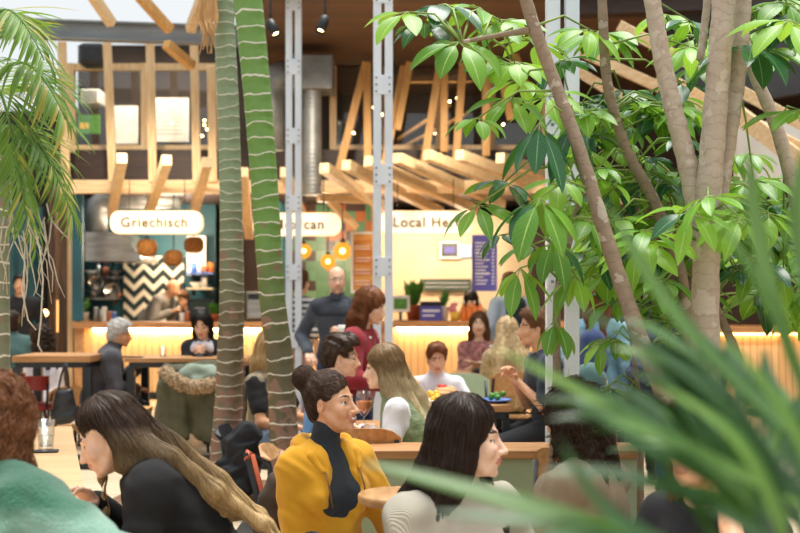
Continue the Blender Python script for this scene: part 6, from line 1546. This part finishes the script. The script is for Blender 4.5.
def m_bark(name, c1, c2, c3):
    m = bpy.data.materials.new(name); w_ = NT(m); u, v, _ = w_.sep(w_.coords('UV')); ob = w_.coords()
    n1 = w_.noise(ob, 11, 4); n2 = w_.noise(ob, 45, 3); w1 = w_.math('ADD', v, w_.math('MULTIPLY', n1, .16))
    ring = w_.math('LESS_THAN', w_.math('FRACT', w_.math('MULTIPLY', w1, 21)), .12)
    c = w_.mix(n1, lin(c1), lin(c2)); c = w_.mix(w_.math('MULTIPLY', w_.math('MULTIPLY', n2, .9), .45), c, lin(c3)); c = w_.mix(w_.math('MULTIPLY', ring, .3), c, lin(c3)); n4 = w_.noise(ob, 17, 3); c = w_.mix(w_.math('MULTIPLY', w_.math('GREATER_THAN', n4, .57), .45), c, lin(c2)); c = w_.mix(w_.math('MULTIPLY', w_.math('GREATER_THAN', n1, .6), .35), c, lin('dcd2c4'))
    w_.l(c, w_.b.inputs['Base Color']); w_.b.inputs['Roughness'].default_value = .75
    bp = w_.n('ShaderNodeBump'); bp.inputs['Strength'].default_value = .6; bp.inputs['Distance'].default_value = .006; w_.l(w_.math('ADD', n2, ring), bp.inputs['Height']); w_.l(bp.outputs[0], w_.b.inputs['Normal'])
    MATS[name] = m
m_bark('bark_pale', 'd0c0b0', 'aa9886', '7c6a5a'); m_bark('bark_brown', 'a8917a', '82705c', '574838')
def tree(label, stems, bark, clusters, seed, name='umbrella_tree', group='leafy trees on the right'):
    """stems: list of [(px, py, D, width px)...] from the foot up; clusters: (px, py, D, size px, n, axis)"""
    f = stems[0][0]; o = thing(name, label, 'tree', P(f[0], f[1], f[2])); o.location.z = 0
    if group: o['group'] = group
    rr = random.Random(seed); tops = []
    for i, s in enumerate(stems):
        pts = [P(a, b, c) for a, b, c, d in s]; rad = [d/2/FP*c for a, b, c, d in s]
        if i == 0:
            pts = [Vector((pts[0].x, pts[0].y, 0))]+pts if pts[0].z > .02 else pts; rad = [rad[0]*1.25]+rad if len(rad) < len(pts) else rad
        m_ = len(pts); t = np.linspace(0, m_-1, m_*9); P_ = np.array([list(p) for p in pts])
        sm = np.stack([np.interp(t, range(m_), P_[:, j]) for j in range(3)], 1); rd = np.interp(t, range(m_), rad)
        for _ in range(14):
            sm[1:-1] = (sm[:-2]+2*sm[1:-1]+sm[2:])/4
        rd = rd*(1+.04*np.sin(np.arange(len(rd))*1.7+seed))
        k = MB(); k.tube([Vector(v) for v in sm], list(rd), 14); k.build('trunk' if i == 0 else 'branch', MATS[bark], o)
        tops += [Vector(v) for v in sm[len(sm)//2:]]
    lf, st = MB(), MB()
    for c in clusters:
        px, py, D, sp, n = c[:5]; ax = Vector(c[5]) if len(c) > 5 and c[5] else Vector((rr.uniform(-.35, .35), rr.uniform(-.6, .1), 1))
        pos = P(px, py, D); L = sp/FP*D; near = min(tops, key=lambda q: (q-pos).length)
        kw = c[6] if len(c) > 6 else {}
        if (near-pos).length > .9: near = pos+Vector((.25, .2, -.25))
        cluster(lf, st, pos, ax, n, L, L*kw.pop('wr', .36), rr, stem_from=near, **kw)
    lf.build('leaves', LM, o); st.build('leaf_stalks', mat('stalk', '8aa04a', .5, var='6f8a3a', vscale=(9, 9, 9)), o)
    return o
rr = random.Random(21)
def fill(n, x0, x1, y0, y1, D0, D1, s0, s1):
    return [(rr.uniform(x0, x1), rr.uniform(y0, y1), rr.uniform(D0, D1), rr.uniform(s0, s1), rr.randint(6, 9)) for _ in range(n)]
DK = dict(mats=(2,), wts=(1,)); BR = dict(mats=(1,), wts=(1,))
hero = [(408, 12, 4.7, 44, 7, (0, -.4, 1), dict(wr=.44)), (445, 4, 4.8, 46, 7, (.1, -.3, 1), dict(wr=.42)), (480, 8, 4.9, 44, 7), (515, 62, 4.7, 44, 8, (0, -.4, 1), dict(wr=.42, **BR)), (492, 55, 4.8, 36, 7), (548, 95, 4.9, 40, 8, None, dict(BR)), (560, 180, 4.7, 46, 8, (0, -.4, 1)), (532, 245, 4.8, 38, 7), (585, 110, 5.0, 42, 8, None, dict(BR)), (570, 200, 5.2, 40, 8, None, dict(BR)), (459, 42, 4.6, 52, 8, (.1, -.55, 1), dict(droop=.7, tilt=-.25, mats=(0, 1), wts=(3, 1), wr=.46)), (425, 22, 4.8, 40, 7, (0, -.4, 1), dict(wr=.42)), (500, 20, 4.9, 46, 8), (535, 40, 5.2, 40, 7), (478, 118, 4.5, 32, 6, (.1, -.3, 1), dict(droop=.7, wr=.42)),
        (512, 98, 4.7, 44, 7, (0, -.5, 1), dict(mats=(1, 0), wts=(3, 2))), (540, 122, 4.4, 62, 7, (0, -.2, 1), dict(tilt=-1.25, droop=.3, wr=.34, **DK)), (575, 120, 4.5, 58, 6, (.1, -.2, 1), dict(tilt=-1.4, droop=.2, wr=.34, **DK)), (520, 80, 5.0, 36, 8, None, dict(BR)),
        (478, 205, 4.6, 42, 7, (-.2, -.4, 1), dict(wr=.40, mats=(1, 0), wts=(2, 2))), (540, 198, 4.3, 60, 8, (0, -.35, 1), dict(tilt=-.7, wr=.36, mats=(2, 0), wts=(3, 2))), (505, 182, 4.7, 40, 7), (520, 268, 4.6, 44, 6, (0, -.3, 1), dict(tilt=-.9, wr=.36, mats=(0, 1), wts=(2, 2))),
        (555, 240, 4.6, 50, 7, (0, -.3, 1), dict(tilt=-.8)), (500, 235, 4.9, 30, 6), (575, 275, 4.7, 42, 6, (0, -.3, 1), dict(tilt=-1.)), (555, 320, 4.6, 44, 5, (0, -.2, 1), dict(tilt=-1.2, mats=(0,), wts=(1,))), (590, 220, 4.8, 40, 8), (605, 180, 5.0, 40, 8, None, dict(BR)), (580, 150, 5.1, 40, 8), (560, 60, 5.2, 40, 8), (590, 30, 5.0, 44, 7)]
tree('slender slanting tree with drooping leaf clusters reaching to the left', [[(700, 470, 4.3, 20), (664, 394, 4.3, 18), (640, 340, 4.35, 17), (610, 250, 4.4, 15.5), (580, 150, 4.45, 14), (548, 65, 4.5, 13), (528, 10, 4.5, 13), (512, -60, 4.5, 12)], [(552, 470, 4.9, 8), (557, 380, 4.9, 8), (556, 290, 4.9, 8), (572, 230, 4.9, 7), (585, 180, 4.9, 6)], [(530, 30, 4.5, 8), (500, 35, 4.55, 5), (462, 42, 4.6, 4)]], 'bark_brown', hero, 3)
mid = fill(70, 575, 705, 95, 290, 4.9, 6.0, 26, 44)+fill(10, 600, 700, 0, 90, 5.0, 6.0, 34, 46)
tree('tree with the bent brown stem behind the forked trunk', [[(690, 460, 5.0, 13), (688, 330, 5.0, 12), (682, 270, 5.0, 12), (655, 200, 5.0, 12), (625, 150, 5.0, 11), (606, 85, 5.0, 10.5), (603, 20, 5.0, 10), (600, -50, 5.0, 9)], [(660, 215, 5.0, 9), (690, 240, 5.1, 8), (694, 300, 5.1, 8)]], 'bark_brown', mid, 8)
big = fill(22, 690, 775, 150, 270, 4.9, 6.2, 30, 48)+fill(8, 740, 815, -5, 50, 4.6, 5.6, 44, 60)+fill(8, 640, 800, 180, 260, 4.2, 4.6, 40, 56)
tree('thickest pale tree trunk forking into two upright limbs', [[(706, 533, 4.6, 33), (706, 420, 4.6, 30), (705, 300, 4.6, 28), (708, 200, 4.6, 26), (716, 100, 4.6, 24), (724, 0, 4.6, 23), (728, -80, 4.6, 22)], [(704, 255, 4.65, 24), (692, 180, 4.65, 21), (676, 120, 4.65, 19), (662, 60, 4.65, 18), (652, 0, 4.65, 17), (644, -70, 4.65, 16)], [(716, 240, 4.7, 13), (726, 160, 4.7, 15), (738, 80, 4.7, 16), (744, 0, 4.7, 16), (746, -60, 4.7, 15)], [(700, 60, 4.8, 8), (708, 0, 4.8, 8), (706, -50, 4.8, 7)]], 'bark_pale', big, 11)
rt = fill(12, 780, 850, 200, 320, 5.2, 6.2, 36, 54)+[(790, 20, 4.4, 60, 8, (0, -.4, 1), dict(BR)), (800, 110, 4.6, 54, 8)]
tree('slim pale tree leaning to the right edge', [[(850, 470, 5.2, 17), (820, 300, 5.2, 16), (795, 190, 5.2, 15), (775, 120, 5.2, 13), (752, 70, 5.2, 12), (738, 20, 5.2, 11), (725, -50, 5.2, 10)]], 'bark_pale', rt, 14)
low = fill(16, 590, 690, 300, 420, 5.0, 5.6, 26, 40)+fill(5, 740, 800, 230, 300, 5.4, 6.2, 34, 48)
tree('young low leafy plant under the slanting trunk', [[(640, 470, 5.3, 6), (640, 400, 5.3, 5), (630, 330, 5.3, 4)], [(742, 420, 5.4, 10), (740, 360, 5.4, 9), (722, 320, 5.4, 9), (712, 300, 5.4, 8)]], 'bark_brown', low, 17, 'leafy_shrub')

# ------------------------------------------------------------------ palm fronds
def frond(name, o, base, mid, tip, n, L, W, m, droop=.5, seed=0, rach=.012, sidev=None, vary=.25, curlz=-.5, bare=.12, stem=True):
    rr = random.Random(seed); base, mid, tip = Vector(base), Vector(mid), Vector(tip); lf = MB()
    def B(t): return base*(1-t)**2+mid*2*t*(1-t)+tip*t*t
    if stem: lf.tube([B(i/14) for i in range(15)], [rach*(1-.75*i/14) for i in range(15)], 6, mi=0)
    for i in range(n):
        t = bare+(1-bare)*(i+.5)/n; p = B(t); d = (B(min(t+.02, 1))-B(max(t-.02, 0))).normalized()
        sd = d.cross(Vector((0, 0, 1)) if sidev is None else Vector(sidev)).normalized(); up = sd.cross(d).normalized()
        for s in (-1, 1):
            l = L*(.55+.45*math.sin(math.pi*min(1, .15+t*.95)))*rr.uniform(1-vary, 1+vary*.4)
            dd = (d*(.55+.5*t)+sd*s*(1-.4*t)+up*.25+Vector((0, 0, curlz*rr.uniform(0, .5))))
            leaflet(lf, p, dd, up if s > 0 else up, l, W*rr.uniform(.8, 1.15), droop*rr.uniform(.5, 1.6), .3, rr.choice((0, 0, 0, 0, 0, 0, 1)) if len(m) > 1 else 0, 8)
    return lf.build(name, m, o)
# upper left palm: fronds hang over the left edge
o = thing('feather_palm', 'feathery palm with hanging fronds and a pale ringed trunk at the left edge', 'palm tree', (X(-4, 7.2), 7.2, 0))
pth, rd = trunk_path([(-2, 533, 26), (-1, 400, 22), (1, 300, 17), (1, 200, 15), (-6, 120, 14)], 7.2, 50); k = MB(); k.tube([Vector((pth[0].x, 7.2, 0))]+pth, [rd[0]]+rd, 20); k.build('trunk', m_palm_trunk('palm_bark_left', 4.2, .11, '8d9478', '7d7f66', '8a8070', .2), o)
FM = [MATS['frond'], MATS['frond_dry']]
for i, (b, c, e, n, L, W, cz) in enumerate((((-14, 110, 6.3), (18, 10, 6.0), (66, 120, 5.8), 48, .42, .017, -1.0), ((-14, 120, 6.4), (-4, 20, 6.2), (26, 215, 5.9), 48, .44, .017, -1.0), ((-16, 140, 6.4), (30, 90, 6.2), (72, 215, 6.1), 46, .40, .016, -1.0), ((-20, 60, 6.0), (0, -40, 5.8), (44, 60, 5.6), 42, .38, .016, -.8), ((-12, 140, 6.5), (10, 120, 6.5), (36, 250, 6.5), 40, .34, .015, -1.2))):
    frond('frond', o, P(*b), P(*c), P(*e), n, L, W, FM, .8, 30+i, .014, None, .3, cz)
k = MB(); rs = random.Random(12)
for i in range(14):
    x = rs.uniform(4, 56); y = rs.uniform(200, 245); pts = [P(x, y, 6.1)]
    for j in range(5): pts.append(pts[-1]+Vector((rs.uniform(-.03, .04), rs.uniform(-.02, .02), -rs.uniform(.03, .13))))
    k.tube(pts, [.004, .004, .0035, .003, .0025, .002], 5)
pts = [P(a, b, 6.0) for a, b in ((24, 170), (32, 215), (40, 250), (43, 280), (41, 320), (38, 345), (42, 352))]; k.tube(pts, .0045, 5)
pts = [P(a, b, 6.0) for a, b in ((10, 180), (14, 240), (25, 262), (22, 290), (28, 320), (36, 330))]; k.tube(pts, .004, 5)
k.build('aerial_fibres', mat('fibre', 'd8d0c0', .8, var='b8ad98', vscale=(20, 20, 20)), o)['label'] = 'pale hanging fibres'

# near palm at the lower right, out of focus
o = thing('bushy_palm', 'bushy green palm right in front of us at the lower right, out of focus', 'palm tree', (.50, 1.02, 0))
k = MB()
for i in range(7):
    a = i*.9; k.tube([Vector((.50+.04*math.cos(a), 1.02+.04*math.sin(a), 0)), Vector((.50+.08*math.cos(a), 1.02+.08*math.sin(a), .95))], [.018, .012], 8)
k.build('stems', MATS['frond_near'], o)
NM = [MATS['frond_near'], MATS['frond_deep']]
def blade(pts, w_px, mi=0, nr=(0, -.5, 1)):
    pts = [(a, b, c*.78) for a, b, c in pts]; lf = MB(); n = len(pts); P_ = np.array([list(P(*p)) for p in pts]); t = np.linspace(0, n-1, 14)
    sm = np.stack([np.interp(t, range(n), P_[:, j]) for j in range(3)], 1)
    for _ in range(6): sm[1:-1] = (sm[:-2]+2*sm[1:-1]+sm[2:])/4
    D = np.mean([p[2] for p in pts]); w = w_px/2/FP*D
    lf.ribbon([Vector(v) for v in sm], [w*x for x in np.interp(np.linspace(0, 1, 14), (0, .15, .55, .85, 1), (.35, .9, 1, .6, .04))], Vector(nr), 2, .25)
    return lf.build('leaflet', NM[mi] if isinstance(mi, int) else MATS[mi], o)
for pts, w_, mi in (
    (((800, 505, 1.5), (690, 452, 1.5), (590, 398, 1.5), (490, 345, 1.5)), 26, 'frond'),
    (((690, 560, 1.6), (580, 522, 1.6), (470, 492, 1.6), (362, 462, 1.6)), 34, 0),
    (((800, 440, 1.7), (720, 370, 1.7), (650, 290, 1.7), (606, 200, 1.7)), 30, 0),
    (((830, 480, 1.6), (790, 345, 1.6), (748, 262, 1.6), (712, 215, 1.6)), 20, 0),
    (((800, 530, 1.5), (742, 420, 1.5), (660, 350, 1.5), (560, 300, 1.5)), 22, 1),
    (((720, 570, 1.4), (620, 540, 1.4), (520, 520, 1.4), (430, 512, 1.4)), 24, 1),
    (((805, 400, 1.9), (770, 300, 1.9), (752, 210, 1.9), (748, 150, 1.9)), 20, 0),
    (((840, 400, 1.6), (810, 300, 1.6), (800, 210, 1.6), (810, 130, 1.6)), 36, 0),
    (((790, 560, 1.4), (760, 470, 1.4), (720, 420, 1.4), (650, 380, 1.4)), 22, 'frond'),
    (((800, 560, 1.4), (700, 500, 1.4), (610, 470, 1.4), (540, 472, 1.4)), 26, 1),
    (((830, 520, 1.5), (800, 440, 1.5), (770, 390, 1.5), (716, 330, 1.5)), 24, 'frond'),
    (((740, 580, 1.4), (690, 500, 1.4), (640, 440, 1.4), (570, 400, 1.4)), 20, 1),
    (((690, 580, 1.3), (640, 540, 1.3), (590, 500, 1.3), (560, 440, 1.3)), 24, 1)):
    blade(pts, w_, mi)
for i, (b, c, e, n, L, W) in enumerate((((790, 610, 1.5), (760, 470, 1.5), (640, 420, 1.6), 16, .26, .030), ((820, 600, 1.6), (800, 470, 1.7), (700, 360, 1.8), 16, .26, .030), ((760, 640, 1.25), (700, 560, 1.3), (600, 540, 1.3), 12, .18, .026), ((830, 560, 1.7), (790, 440, 1.8), (720, 440, 2.0), 16, .26, .03))):
    b, c, e = [(q[0], q[1], q[2]*.78) for q in (b, c, e)]; L *= .8; W *= .85
    frond('frond', o, P(*b), P(*c), P(*e), n, L, W, [MATS['frond_deep'], MATS['frond_near']], .5, 60+i, .008, None, .3, -.3, .25)
